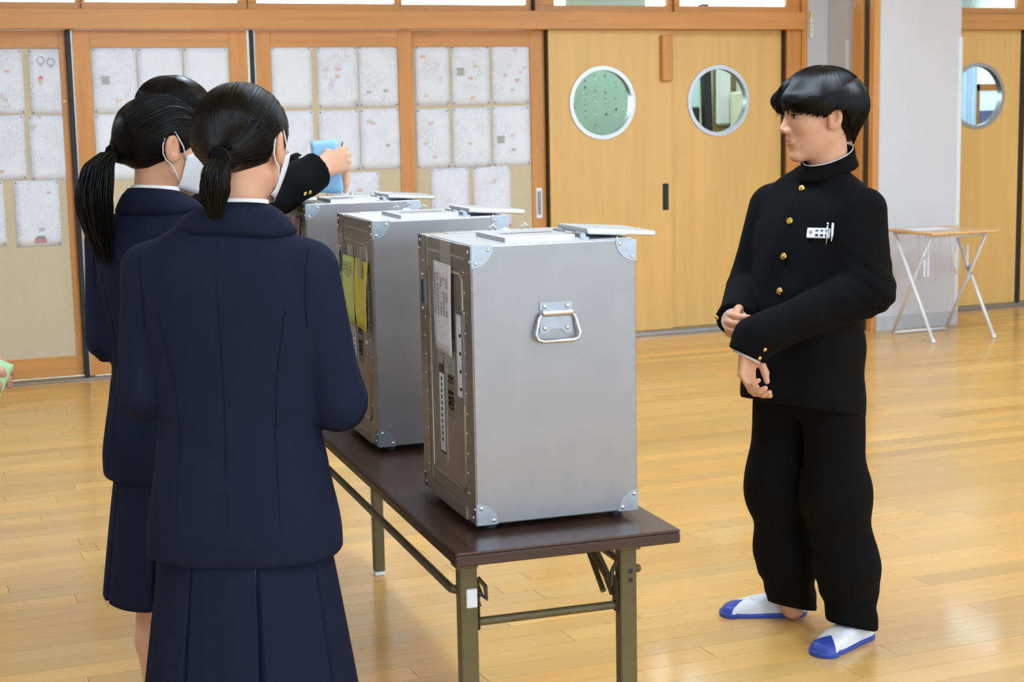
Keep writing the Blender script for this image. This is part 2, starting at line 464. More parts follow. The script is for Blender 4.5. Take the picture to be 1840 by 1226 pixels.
# ---- classroom seen through the glass
struct(B().box(-2.0, 12.0, 16.0, 16.1, 0, CEIL).build('wall_classroom', mat('classroom_wall', srgb(214, 220, 206), .8)), 'pale far wall of the classroom behind the doors')
struct(B().box(-2.1, -2.0, 9.6, 16.1, 0, CEIL).build('wall_classroom_left', PLASTER), 'left side wall of the classroom')
struct(B().box(12.0, 12.1, 9.6, 16.1, 0, CEIL).build('wall_classroom_right', PLASTER), 'right side wall of the classroom')
SKYP = mat('daylit_pane', srgb(210, 250, 236), .5, emit=(srgb(222, 255, 242), 1.15))
for k, (a, c) in enumerate([(-1.2, 1.3), (1.5, 3.6), (3.8, 5.7), (5.95, 6.6), (9.0, 11.5)]):
    w = B().box(a - .05, c + .05, 15.93, 16.0, .85, .9).box(a - .05, c + .05, 15.93, 16.0, 2.9, 2.95).box(a - .05, a, 15.93, 16.0, .9, 2.9).box(c, c + .05, 15.93, 16.0, .9, 2.9).build('window_%d' % (10 + k), ALU)
    struct(w, 'daylit classroom window seen through the glass, number %d from the left' % (k + 1))
    B().box(a, c, 15.97, 15.99, .9, 2.9).build('pane', SKYP, w)
area('classroom_daylight', (2.5, 15.7, 1.9), (2.5, 9, 1.2), 9.0, 1.8, 420, (0.9, 1.0, 0.96))
area('classroom_daylight', (9.8, 15.7, 1.9), (9.0, 9, 1.2), 3.5, 1.8, 160, (0.9, 0.97, 1.0))
cb = thing('chalkboard', 'green chalkboard with chalk writing seen through the left round window', 'chalkboard', (4.62, 10.9, .95))
for _x in (.1, 1.15): B().box(_x - .02, _x + .02, .0, .04, -.95, .0).box(_x - .02, _x + .02, -.2, .24, -.95, -.91).build('stand_leg', ALU, cb)
B().box(0, 1.25, 0, .03, 0, 1.25).build('board', mat('hazed_green', srgb(150, 178, 166), .8, noise=(5, .06)), cb)  # haze of the window glass is put into the pale board colour
fb = B(); fb.box(-.04, 1.29, -.02, .04, -.05, 0).box(-.04, 1.29, -.02, .04, 1.25, 1.30).box(-.04, 0, -.02, .04, 0, 1.25).box(1.25, 1.29, -.02, .04, 0, 1.25)
fb.build('board_frame', WOOD, cb)
CHALK = mat('chalk', srgb(200, 226, 214), .9)
for c in range(9):
    b = B(); xx = .24 + c * .085; zz = .88 - RND.uniform(0, .10)
    while zz > .35 + RND.uniform(0, .15):
        hgt = RND.uniform(.018, .034)
        for _ in range(3):
            b.box(xx + RND.uniform(-.012, .006), xx + RND.uniform(.002, .014), -.0015, 0, zz + RND.uniform(0, hgt * .6), zz + RND.uniform(hgt * .6, hgt))
        zz -= .042
    b.build('chalk_column', CHALK, cb)['kind'] = 'stuff'
gm = B().ball((.66, -.002, .33), .014, 2, (1, .2, 1)).build('magnet', mat('green_magnet', srgb(30, 150, 110), .4), cb)
# things behind the second round window
lk = thing('corridor_post', 'black leaning post seen through the right round window', 'post', (6.28, 11.2, 0))
B().box(-.035, .035, -.03, .03, 0, 2.3, bev=.004, M=Matrix.Rotation(-.035, 4, 'Y')).build('post', BLACK, lk)
B().box(-.10, .10, -.08, .08, 0, .02, bev=.003).build('foot', BLACK, lk)
wb = thing('whiteboard', 'pale whiteboard on stand seen left of the black post through the round window', 'whiteboard', (5.72, 11.3, 0))
B().box(-.1, .5, 0, .03, 1.50, 2.2, bev=.004).build('board', mat('board_white', srgb(214, 240, 232), .4), wb)
B().box(-.1, .5, -.01, .04, .35, 1.50, bev=.01).build('dark_cabinet', mat('dark_cab', srgb(52, 56, 54), .5), wb)
for xx in (-.08, .46): B().box(xx, xx + .03, -.01, .03, 0, .36).build('leg', ALU, wb)
ct = thing('cabinet', 'olive brown cabinet with white paper sign seen through the right round window', 'cabinet', (6.45, 11.5, 0))
B().box(0, .9, 0, .4, 0, 1.95, bev=.005).build('body', mat('olive_cab', srgb(150, 132, 92), .6, noise=(4, .1)), ct)
B().box(.02, .15, -.05, 0, 1.35, 1.9, bev=.02).build('white_curtain', mat('curtain_white', srgb(232, 238, 236), .8), ct)
B().box(.2, .4, -.06, -.005, 1.48, 1.92, bev=.05, seg=3).build('hanging_cloth', mat('cloth_white', srgb(214, 214, 204), .8), ct)
B().box(.12, .30, -.1, -.06, 1.32, 1.62, bev=.04, seg=3).build('hanging_cloth', mat('cloth_cream', srgb(222, 222, 196), .8), ct)
B().box(.36, .60, -.02, 0, 1.66, 1.74).build('paper_sign', mat('sign_paper', srgb(220, 226, 234), .6), ct)
for k in range(4): B().box(.40 + k * .045, .43 + k * .045, -.022, -.02, 1.675, 1.725).build('sign_mark', BLACK, ct)
# behind the third round window
wr = thing('daylit_window', 'bright orange framed window with pale blue curtain seen through the far right round window', 'window', (9.46, 12.0, 0))
b = B(); b.box(-.02, .04, 0, .06, .6, 1.66).box(.9, .98, 0, .06, .6, 1.66).box(-.02, .98, 0, .06, 1.60, 1.66).box(-.02, .98, 0, .06, 0, .6)
b.build('frame', WOOD, wr)
B().box(.04, .9, .02, .03, .6, 1.60).build('pane', mat('sky_pane', srgb(215, 232, 255), .4, emit=(srgb(205, 225, 255), .8)), wr)
B().box(.05, .45, .0, .02, .6, 1.42).build('view_building', mat('far_roof', srgb(120, 140, 190), .7), wr)
b = B()
for k in range(7): b.rod((-.36 + k * .048, -.05 + .012 * (k % 2), .0), (-.36 + k * .048, -.05 + .012 * (k % 2), 1.95), .03, 10)
b.build('curtain', mat('blue_curtain', srgb(196, 222, 250), .8), wr, smooth=True)

# ---- ceiling fluorescent fixtures
FIXM = mat('fixture_white', srgb(235, 236, 238), .4)
TUBEM = mat('lit_tube', (1, 1, 1, 1), .4, emit=((.88, .95, 1.0, 1), 6.0))
def fixture(x, y, power, lab='white two tube fluorescent light on the ceiling', grp='ceiling lights of the hall'):
    t = thing("ceiling_light", lab, 'light', (x, y, CEIL), 0, grp)
    B().box(-.11, .11, -.63, .63, -.045, 0, bev=.006).build('housing', FIXM, t)
    B().prism([(-.05, 0), (.05, 0), (0, -.045)], 1.2, Matrix.Translation((0, .6, -.045)) @ Matrix.Rotation(math.radians(90), 4, 'X')).build('reflector', FIXM, t)
    for s in (-.07, .07): B().rod((s, -.58, -.07), (s, .58, -.07), .014, 12).build('tube', TUBEM, t, smooth=True, auto=.6)
    d = bpy.data.lights.new('tube_light', 'AREA'); d.shape = 'RECTANGLE'; d.size = .14; d.size_y = 1.2; d.energy = power; d.color = (.69, .84, 1.0)
    o = bpy.data.objects.new('tube_light', d); COL.objects.link(o); o.parent = t; o.location = (0, 0, -.10)
for fx, pw in ((1.75, 42), (-1.9, 26), (5.4, 42), (9.0, 36)):
    for fy in (-2.0, 1.0, 4.0, 7.0): fixture(fx, fy, pw)
for fx, fy in ((3.2, 10.35), (5.6, 10.35), (8.4, 10.6)): fixture(fx, fy, 46, 'unseen two tube light added inside the classroom to brighten the chalkboard', 'added ceiling lights of the classroom')  # unseen lights, added to brighten the board face that daylight leaves dark

# ================================================================ pinned sheets
def paper_mat(name, base, ink=.16, spots=True):
    m = bpy.data.materials.new(name); m.use_nodes = True
    nt = m.node_tree; N = nt.nodes; L = nt.links; b = N['Principled BSDF']
    b.inputs['Roughness'].default_value = .85; b.inputs['Specular IOR Level'].default_value = .2
    tc = N.new('ShaderNodeTexCoord'); oi = N.new('ShaderNodeObjectInfo')
    sc = N.new('ShaderNodeVectorMath'); sc.operation = 'ADD'
    ml = N.new('ShaderNodeMath'); ml.operation = 'MULTIPLY'; ml.inputs[1].default_value = 53.0
    L.new(oi.outputs['Random'], ml.inputs[0])
    cx = N.new('ShaderNodeCombineXYZ'); L.new(ml.outputs[0], cx.inputs[1])
    L.new(tc.outputs['Object'], sc.inputs[0]); L.new(cx.outputs[0], sc.inputs[1])
    w = N.new('ShaderNodeTexWave'); w.wave_type = 'BANDS'; w.bands_direction = 'X'; w.inputs['Scale'].default_value = 26
    L.new(tc.outputs['Object'], w.inputs['Vector'])
    n1 = N.new('ShaderNodeTexNoise'); n1.inputs['Scale'].default_value = 190; n1.inputs['Detail'].default_value = 2
    L.new(sc.outputs[0], n1.inputs['Vector'])
    n2 = N.new('ShaderNodeTexNoise'); n2.inputs['Scale'].default_value = 9; n2.inputs['Detail'].default_value = 2
    L.new(sc.outputs[0], n2.inputs['Vector'])
    def th(s, a, c):
        r = N.new('ShaderNodeMapRange'); r.inputs[1].default_value = a; r.inputs[2].default_value = c; L.new(s, r.inputs[0]); return r.outputs[0]
    def mm(a, c):
        x = N.new('ShaderNodeMath'); x.operation = 'MULTIPLY'; L.new(a, x.inputs[0]); L.new(c, x.inputs[1]); return x.outputs[0]
    k = mm(mm(th(w.outputs['Fac'], .25, .7), th(n1.outputs['Fac'], .46, .58)), th(n2.outputs['Fac'], .36, .62))
    k2 = N.new('ShaderNodeMath'); k2.operation = 'MULTIPLY'; k2.inputs[1].default_value = ink * 2.6; L.new(k, k2.inputs[0])
    mx = N.new('ShaderNodeMix'); mx.data_type = 'RGBA'; mx.inputs[6].default_value = base; mx.inputs[7].default_value = srgb(96, 98, 108)
    L.new(k2.outputs[0], mx.inputs[0]); cur = mx.outputs[2]
    if spots:
        v = N.new('ShaderNodeTexVoronoi'); v.inputs['Scale'].default_value = 14; L.new(sc.outputs[0], v.inputs['Vector'])
        n3 = N.new('ShaderNodeTexNoise'); n3.inputs['Scale'].default_value = 130; L.new(sc.outputs[0], n3.inputs['Vector'])
        n4 = N.new('ShaderNodeTexNoise'); n4.inputs['Scale'].default_value = 5; L.new(sc.outputs[0], n4.inputs['Vector'])
        f = mm(mm(th(v.outputs['Distance'], .34, .18), th(n3.outputs['Fac'], .44, .6)), th(n4.outputs['Fac'], .56, .62))
        hs = N.new('ShaderNodeMix'); hs.data_type = 'RGBA'; hs.inputs[0].default_value = .35
        hs.inputs[6].default_value = srgb(176, 120, 110); L.new(v.outputs['Color'], hs.inputs[7])
        f2 = N.new('ShaderNodeMath'); f2.operation = 'MULTIPLY'; f2.inputs[1].default_value = .6; L.new(f, f2.inputs[0])
        m2 = N.new('ShaderNodeMix'); m2.data_type = 'RGBA'; L.new(f2.outputs[0], m2.inputs[0]); L.new(cur, m2.inputs[6]); L.new(hs.outputs[2], m2.inputs[7])
        cur = m2.outputs[2]
    L.new(cur, b.inputs['Base Color'])
    return m
PAPER = paper_mat('drawing_sheet', srgb(234, 241, 255), .15)
PAPER_PALE = paper_mat('pale_sheet', srgb(236, 243, 255), .05, False)
PIN = mat('brass_pin', srgb(120, 100, 70), .4, .6)

def sheet_mesh(w, h, curl, seed, t=.0008, nx=6, nz=8):
    r = random.Random(seed); V = []; F = []
    a1, a2 = r.uniform(-1, 1), r.uniform(-1, 1)
    for s in (0, 1):
        for j in range(nz + 1):
            for i in range(nx + 1):
                u, v = i / nx, j / nz
                d = curl * (math.sin(math.pi * v) * (.5 + .5 * a1 * math.sin(math.pi * u)) + .8 * abs(a2) * (1 - v) ** 3 * u)
                V.append((u * w + .002 * a2 * v, -d - t * (1 - s), v * h + .003 * a1 * (u - .5)))
    n = (nx + 1) * (nz + 1)
    for j in range(nz):
        for i in range(nx):
            a = j * (nx + 1) + i
            F.append((a, a + 1, a + nx + 2, a + nx + 1)); F.append((n + a, n + a + nx + 1, n + a + nx + 2, n + a + 1))
    rim = [i for i in range(nx + 1)] + [(j) * (nx + 1) + nx for j in range(1, nz + 1)] + [nz * (nx + 1) + i for i in range(nx - 1, -1, -1)] + [j * (nx + 1) for j in range(nz - 1, 0, -1)]
    for k in range(len(rim)):
        a, c = rim[k], rim[(k + 1) % len(rim)]
        F.append((a, n + a, n + c, c))
    return np_mesh('sheet', V, F, True)
DOOR_PAPERS = {
 1: ('the cream door at the far left', 9.514, [(.64, .896, 1.538, 1.901), (.927, 1.180, 1.533, 1.900), (.63, .883, 1.168, 1.532), (.907, 1.160, 1.159, 1.528), (.497, .750, .795, 1.164), (.805, 1.055, .783, 1.161)]),
 2: ('the door behind the girls', 9.471, [(1.272, 1.523, 1.532, 1.905), (1.533, 1.790, 1.531, 1.904), (1.796, 2.055, 1.529, 1.903), (1.270, 1.518, 1.150, 1.527), (1.530, 1.785, 1.144, 1.522), (1.797, 2.052, 1.139, 1.521)]),
 3: ('the door behind the raised hand', 9.471, [(2.317, 2.563, 1.543, 1.908), (2.598, 2.852, 1.541, 1.907), (2.858, 3.108, 1.543, 1.909), (2.320, 2.565, 1.162, 1.527), (2.595, 2.850, 1.159, 1.526), (2.857, 3.109, 1.161, 1.531), (2.717, 2.967, .781, 1.146)]),
 4: ('the door beside the maple doors', 9.514, [(3.235, 3.458, 1.544, 1.911), (3.475, 3.731, 1.543, 1.911), (3.745, 4.001, 1.546, 1.917), (3.232, 3.455, 1.154, 1.524), (3.472, 3.729, 1.152, 1.527), (3.743, 4.0, 1.154, 1.533), (3.318, 3.574, .763, 1.151), (3.603, 3.862, .764, 1.156)]),
}
ORD = ['leftmost', 'middle', 'rightmost']
pid = 0
for dn, (where, ys, lst) in DOOR_PAPERS.items():
    tops = sorted({round(q[3], 1) for q in lst}, reverse=True)
    for q in lst:
        rowi = [i for i, tz in enumerate(tops) if abs(tz - round(q[3], 1)) < .05][0]
        mates = sorted(p[0] for p in lst if abs(p[3] - q[3]) < .08)
        ci = mates.index(q[0])
        if len(mates) == 1: pos = 'only one in the bottom row'
        elif len(mates) == 2: pos = ('left one' if ci == 0 else 'right one') + ' in the ' + ('top', 'second', 'bottom')[rowi] + ' row'
        else: pos = ORD[ci] + ' one in the ' + ('top', 'second', 'bottom')[rowi] + ' row'
        pale = (dn == 2 and rowi == 0 and ci > 0) or (dn == 2 and rowi == 1 and ci == 0) or (dn == 3 and rowi == 0 and ci == 0)
        t = thing('pinned_paper', 'sheet on %s, %s' % (where, pos), 'paper', (q[0], ys, q[2]), 0, 'written sheets pinned on the doors')
        w, h = q[1] - q[0], q[3] - q[2]
        link('sheet', sheet_mesh(w, h, .006, pid), PAPER_PALE if pale else PAPER, t)
        for px in (.012, w - .012):
            for pz in (.012, h - .012):
                B().ball((px, -.009 if pz < .1 else -.004, pz), .0045, 1, (1, .7, 1)).build('pushpin', PIN, t)
        # coloured doodles
        r = random.Random(pid * 7 + 1)
        if not pale:
            for k in range(r.randint(1, 3)):
                c = r.choice([(206, 120, 120), (170, 180, 150), (214, 190, 150), (130, 140, 140), (220, 150, 140)])
                b = B(); dx, dz = r.uniform(.03, w - .06), r.uniform(.04, h - .06)
                for _ in range(r.randint(2, 5)):
                    b.box(dx + r.uniform(-.018, .0), dx + r.uniform(.002, .018), -.0090 - _ * .00015, -.0030, dz + r.uniform(-.012, 0), dz + r.uniform(.001, .010))
                mm_ = bpy.data.materials.get('doodle_%d_%d_%d' % c) or mat('doodle_%d_%d_%d' % c, srgb(*[int(v * .42 + 238 * .58) for v in c]), .9)
                b.build('doodle', mm_, t)
        if dn == 1 and rowi == 0 and ci == 1:
            dm = mat('doodle_ink', srgb(120, 108, 104), .9); pk = mat('doodle_pink', srgb(228, 130, 150), .9); tn = mat('doodle_tan', srgb(226, 206, 180), .9)
            for cx_, cz_ in ((.07, .305), (.125, .295)):
                b = B(); b.tube([(cx_ + .02 * math.cos(a * .42), -.0088, cz_ + .02 * math.sin(a * .42)) for a in range(15)], .0012, 5, closed=True)
                b.tube([(cx_ - .008, -.0088, cz_ - .02), (cx_, -.0088, cz_ - .034), (cx_ + .01, -.0088, cz_ - .02)], .0012, 5); b.build('bear_drawing', dm, t)
            B().prism([(-.014, 0), (.014, 0), (.01, .012), (0, .02), (-.01, .012)], .001, Matrix.Translation((.065, -.0078, .20)) @ Matrix.Rotation(math.radians(90), 4, 'X')).build('ice_cream_drawing', pk, t)
            B().prism([(-.012, 0), (0, -.04), (.012, 0)], .001, Matrix.Translation((.065, -.0078, .20)) @ Matrix.Rotation(math.radians(90), 4, 'X')).build('ice_cream_drawing', tn, t)
        if dn == 1 and rowi == 2 and ci == 1:
            gd = mat('doodle_grey', srgb(158, 156, 160), .9); rd = mat('doodle_red', srgb(206, 150, 150), .9)
            FX = Matrix.Rotation(math.radians(90), 4, 'X')
            B().prism([(.10, .045), (.165, .045), (.155, .06), (.115, .06)], .001, Matrix.Translation((0, -.0078, 0)) @ FX).build('house_drawing', gd, t)
            b = B()
            for k in range(5): b.box(.10 + k * .014, .11 + k * .014, -.0088, -.0078, .02, .043)
            b.build('house_drawing', rd, t)
        if (dn, rowi, ci) in ((2, 0, 0), (4, 0, 1), (4, 1, 2)):
            b = B(); cxm, czm = {(2, 0, 0): (.075, .19), (4, 0, 1): (.06, .21), (4, 1, 2): (.055, .17)}[(dn, rowi, ci)]
            for k in range(6): b.box(cxm - .02 - r.uniform(0, .008), cxm + .02 + r.uniform(0, .008), -.0088, -.0078, czm - .024 + k * .008, czm - .019 + k * .008)
            b.build('stamp_drawing', mat('doodle_olive', srgb(172, 176, 160), .9), t)
        pid += 1

# ================================================================ folding table and ballot boxes
TY = -.0638
TORG = (.959, 2.666, 0.0); TL = 2.36; TWD = .45; TH = .70; TT = .027
TM = Matrix.Translation(TORG) @ Matrix.Rotation(TY, 4, 'Z')
TABT = mat('dark_walnut_laminate', srgb(66, 45, 40), .30, grain=(1, 60, .30), coat=.25, coat_rough=.2)
TABE = mat('dark_edge_band', srgb(58, 38, 30), .35, grain=(0, 40, .2))
OLIVE = mat('olive_painted_steel', srgb(92, 82, 52), .4, noise=(30, .08))
tab = thing('folding_table', 'long dark brown folding table on olive steel legs carrying three metal boxes', 'table', TORG, TY)
B().box(0, TWD, 0, TL, TH - .006, TH, bev=.002).build('table_top', TABT, tab)
B().box(0, TWD, 0, TL, TH - TT, TH - .006, bev=.003).build('edge_band', TABE, tab)
for nm, (ya, dirn) in {'near': (.105, 1), 'far': (TL - .135, -1)}.items():
    for lx in (.055, .385):
        lg = B().box(lx - .018, lx + .018, ya, ya + .03, .014, TH - TT, bev=.004, seg=2)
        lo = lg.build('leg', OLIVE, tab)
        B().box(lx - .017, lx + .017, ya + .001, ya + .029, 0, .014, bev=.003).build('foot_cap', WHITEP, lo)
        B().box(lx - .026 if lx < .2 else lx - .02, lx + .02 if lx < .2 else lx + .026, ya - .004, ya + .034, TH - TT - .035, TH - TT, bev=.003).build('leg_bracket', OLIVE, lo)
        s = 1 if lx < .2 else -1
        inx = lx + s * .024
        # folding brace: two flat bars from the cross rod bracket up to the underside
        y0 = ya + .015; yo = y0 + dirn * .20
        for k_, (oy, ox) in enumerate(((.0, 0.0), (.022, s * .010))):
            B().tube([(inx + ox, y0 + dirn * (.014 + oy), TH - .155), (inx + ox, y0 + dirn * (.17 + oy), TH - TT - .004)], .0065, 6).build('brace_bar', OLIVE, lo)
        lk_ = B()
        lk_.tube([(inx + s * .006, y0 + dirn * .016, TH - .125), (inx + s * .006, y0 + dirn * .09, TH - .090), (inx + s * .006, y0 + dirn * .34, TH - TT - .008)], [.008, .011, .007], 6)
        lk_.build('folding_link', OLIVE, lo)
        hk = B()
        hk.box(lx + s * .018 - (.006 if s < 0 else 0), lx + s * .018 + (.006 if s > 0 else 0), ya + .005, ya + .032, TH - .19, TH - .115, bev=.003)
        hk.tube([(lx + s * .021, ya + .01, TH - .085), (lx + s * .034, ya + .004, TH - .102), (lx + s * .036, ya + .004, TH - .128), (lx + s * .024, ya + .012, TH - .115)], .0045, 6)
        hk.build('lock_bracket', mat('dark_hook', srgb(58, 50, 36), .4), lo)
        if lx > .2 and nm == 'near':
            for k in (0, 1): B().rod((lx + .004, ya - .0012, TH - .105 - k * .018), (lx + .004, ya + .002, TH - .105 - k * .018), .0045, 12).build('rivet_hole', BLACK, lo)
        if lx < .2 and nm == 'near':
            tg = B().box(lx - .006, lx + .016, ya - .004, ya + .001, TH - .140, TH - .102, bev=.002).build('asset_tag', WHITEP, lo)
    B().rod((.075, ya + .02, TH - .176), (.365, ya + .02, TH - .176), .0085, 14).build('cross_rod', OLIVE, tab, smooth=True, auto=.6)
for lx in (.036, TWD - .036):
    B().tube([(lx, .13, TH - .108), (lx, .16, TH - .115), (lx, TL - .2, TH - .115), (lx, TL - .16, TH - .108)], .0085, 10).build('shelf_rod', OLIVE, tab, smooth=True)

# ---------------------------------------------------------------- ballot boxes
def alu_mat(name, col, rough, sc):
    m = mat(name, col, rough, 0.72, noise=(3, .03), bump=(160, .10, (1, 1, .06)))
    return m
BW, BD, BH = .333, .372, .537
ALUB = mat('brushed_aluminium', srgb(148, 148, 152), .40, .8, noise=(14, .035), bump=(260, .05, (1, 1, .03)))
ALUT = mat('lit_aluminium', srgb(205, 210, 218), .33, .75, noise=(20, .02))  # paler copy for the top; bright reflection there is put into the colour
ALUL = mat('floor_lit_aluminium', srgb(168, 163, 156), .40, .8, noise=(14, .04), bump=(260, .05, (1, 1, .03)))  # warm copy for the side panels; floor reflection put into the colour
GALV = mat('galvanised_bracket', srgb(160, 170, 182), .35, .8, noise=(60, .06))
CHROME = mat('bright_zinc', srgb(205, 212, 222), .2, 1.0)
RIV = mat('rivet', srgb(225, 228, 232), .25, 1.0)
INK = mat('black_ink', srgb(14, 13, 13), .8, spec=.1)
TAPE = mat('clear_tape', srgb(200, 200, 198), .3, alpha=.45)
FORM = paper_mat('printed_form', srgb(226, 226, 234), .10, False)
GREENP = paper_mat('green_form', srgb(196, 214, 128), .12, False)
YELLOWP = paper_mat('yellow_form', srgb(226, 212, 104), .08, False)
PINKP = paper_mat('pink_form', srgb(206, 164, 168), .05, False)
BLUEP = paper_mat('pale_blue_form', srgb(176, 202, 220), .05, False)
FXM = Matrix(((0, 0, -1, 0), (-1, 0, 0, 0), (0, 1, 0, 0), (0, 0, 0, 1)))   # text plane -> left face (x=0), reading from -x side

def quarter(r, n=8): return [(0, 0)] + [(r * math.cos(math.pi / 2 * k / n), r * math.sin(math.pi / 2 * k / n)) for k in range(n + 1)]

def ballot_box(idx, off, label):
    root = thing('ballot_box', label, 'ballot box', (0, 0, 0), 0, 'metal boxes in a row on the folding table')
    Mw = TM @ Matrix.Translation((.081 + off[0], off[1], TH + .001)) @ Matrix.Rotation(off[2], 4, 'Z')
    root.matrix_world = Mw
    B().box(0, BW, 0, .306, .013, BH + .013, bev=.0025, seg=2).build('body', ALUB, root)
    B().box(.002, BW - .002, .3055, .3145, .018, BH + .009).build('gasket', BLACK, root)
    B().box(0, BW, .314, BD, .013, BH + .013, bev=.0025, seg=2).build('rear_door', ALUL, root)
    for fx in (.035, BW - .035):
        for fy in (.035, BD - .035): B().rod((fx, fy, 0), (fx, fy, .016), .014, 14).build('rubber_foot', BLACK, root, smooth=True, auto=.6)
    # corner brackets with rivets
    R_ = .042; t = .0016
    def bracket(name, M, rivs):
        o = B().prism(quarter(R_), t, M).build(name, GALV, root)
        for p in rivs: B().ball((0, 0, 0), .0042, 2, (1, 1, .55), M @ Matrix.Translation((p[0], p[1], t))).build('rivet', RIV, o, smooth=True)
    z0, z1 = .013, BH + .013
    rv = [(.033, .008), (.008, .033)]
    def basis(o, u, v):
        u = Vector(u); v = Vector(v); w = u.cross(v)
        return Matrix(((u.x, v.x, w.x, o[0]), (u.y, v.y, w.y, o[1]), (u.z, v.z, w.z, o[2]), (0, 0, 0, 1)))
    for zz, s in ((z0, 1), (z1, -1)):
        # front face (y=0), normal -y
        for xx, sx in ((0, 1), (BW, -1)):
            M = basis((xx, -t if False else 0, zz), (sx, 0, 0), (0, 0, s))
            if M.to_3x3().col[2].y > 0: M = basis((xx, 0, zz), (0, 0, s), (sx, 0, 0))
            bracket('corner_bracket', M, rv)
        # left and right faces
        for xx, nx in ((0, -1), (BW, 1)):
            for yy_, sy in ((0, 1), (BD, -1)):
                M = basis((xx, yy_, zz), (0, sy, 0), (0, 0, s))
                if M.to_3x3().col[2].x * nx < 0: M = basis((xx, yy_, zz), (0, 0, s), (0, sy, 0))
                o_r = R_; bracket('corner_bracket', M @ Matrix.Diagonal((.55, 1, 1, 1)) if abs(M.to_3x3().col[0].y) > .5 else M @ Matrix.Diagonal((1, .55, 1, 1)), rv[:1] if False else [(.03, .012), (.012, .03)])
    # left face: frame angle with rivets, embossed ridge, ledge, base rail
    fr = B(); fr.box(-.0016, 0, .0005, .05, z0, z1, bev=.0005); fr.box(-.0016, 0, .316, BD - .0005, z0, z1, bev=.0005)
    fo = fr.build('edge_angle', ALUL, root)
    for k in range(12):
        zz = z0 + .055 + k * .039
        for yy_ in (.043, .328): B().ball((-.002, yy_ + (.004 if k % 2 else 0), zz), .0024, 1).build('rivet', RIV, fo, smooth=True)
    pn = B().box(-.0010, 0, .05, .304, z0 + .002, z1 - .002).build('face_panel', ALUL, root)
    rd = B(); rd.tube([(-.001, .285, z0 + .478), (-.001, .07, z0 + .478), (-.001, .060, z0 + .468), (-.001, .060, z0 + .065), (-.001, .07, z0 + .055), (-.001, .285, z0 + .055), (-.001, .292, z0 + .065), (-.001, .292, z0 + .468)], .0042, 8, closed=True)
    rd.build('embossed_ridge', ALUL, pn, smooth=True)
    B().box(-.003, 0, .05, .304, z1 - .028, z1 - .0245).build('ledge', ALUT, pn)
    B().box(-.006, 0, .052, .304, z0, z0 + .026, bev=.001).build('base_rail', ALUL, pn)
    lt = B(); lt.box(-.006, 0, .322, .345, z0 + .39, z0 + .45, bev=.001); lo = lt.build('latch', GALV, root)
    B().box(-.0075, -.006, .328, .335, z0 + .395, z0 + .445).build('latch_slot', BLACK, lo)
    for zz in (.385, .455): B().ball((-.004, .334, z0 + zz), .004, 2).build('rivet', RIV, lo, smooth=True)
    # black lettering on a dull vertical strip
    kp = B().box(-.0022, -.001, .128, .172, z0 + .185, z0 + .345).build('name_strip', mat('strip_grey_%d' % idx, srgb(128, 120, 108), .5, .2), root)
    for k, ch in enumerate('投票箱'):
        zc = z0 + .322 - k * .052
        text_obj('letter', ch, .044, INK, Matrix.Translation((-.0026, .150, zc)) @ FXM, kp)
    # label window with white insert
    lw = B(); lw.box(-.004, -.001, .055, .105, z0 + .225, z0 + .235).box(-.004, -.001, .055, .105, z0 + .40, z0 + .41).box(-.004, -.001, .055, .06, z0 + .235, z0 + .40).box(-.004, -.001, .10, .105, z0 + .235, z0 + .40)
    lwo = lw.build('label_holder', GALV, root)
    B().box(-.0022, -.001, .062, .100, z0 + .237, z0 + .398).build('white_insert', FORM, lwo)
    b = B()
    for k in range(4): b.box(-.0026, -.0022, .074, .086, z0 + .25 + k * .035, z0 + .256 + k * .035)
    b.build('printed_marks', INK, lwo)
    # slotted window with strip of small characters
    sw = B(); sw.box(-.003, -.001, .185, .245, z0 + .09, z0 + .10).box(-.003, -.001, .185, .245, z0 + .295, z0 + .305).box(-.003, -.001, .185, .192, z0 + .10, z0 + .295).box(-.003, -.001, .238, .245, z0 + .10, z0 + .295)
    swo = sw.build('label_holder', GALV, root)
    B().box(-.0018, -.001, .192, .238, z0 + .10, z0 + .295).build('slot_recess', mat('slot_dark_%d' % idx, srgb(74, 68, 60), .4, .5), swo)
    B().box(-.0024, -.0018, .200, .234, z0 + .105, z0 + .265).build('white_insert', FORM, swo)
    b = B()
    for k in range(11): b.box(-.0027, -.0024, .213, .221, z0 + .125 + k * .0125, z0 + .133 + k * .0125)
    b.build('printed_marks', INK, swo)
    B().box(-.0036, -.003, .20, .235, z0 + .285, z0 + .315, M=None).build('tape', TAPE, swo)
    # front face handle
    hx, hz = .1665, z0 + .39
    pl = [(-.033, .034), (.033, .034), (.033, -.026), (.018, -.026), (.011, -.018), (-.011, -.018), (-.018, -.026), (-.033, -.026)]
    hp = B().prism(pl, .002, Matrix.Translation((hx, -.0005, hz)) @ Matrix.Rotation(math.radians(90), 4, 'X')).build('handle_plate', GALV, root)
    for px in (-.023, .023):
        for pz in (.026, -.016): B().ball((hx + px, -.003, hz + pz), .0048, 2, (1, .6, 1)).build('rivet', RIV, hp, smooth=True)
    B().rod((hx - .030, -.008, hz + .014), (hx + .030, -.008, hz + .014), .0072, 14).build('handle_barrel', CHROME, hp, smooth=True, auto=.6)
    gp = [(hx - .030, -.008, hz + .012), (hx - .036, -.009, hz + .006), (hx - .045, -.012, hz - .026), (hx - .041, -.013, hz - .036), (hx - .03, -.013, hz - .040), (hx + .03, -.013, hz - .040), (hx + .041, -.013, hz - .036), (hx + .045, -.012, hz - .026), (hx + .036, -.009, hz + .006), (hx + .030, -.008, hz + .012)]
    B().tube(gp, .0038, 10).build('handle_bail', CHROME, root, smooth=True)
    # top: cover, slot plate, opened lid, staples, knob
    zt = z1
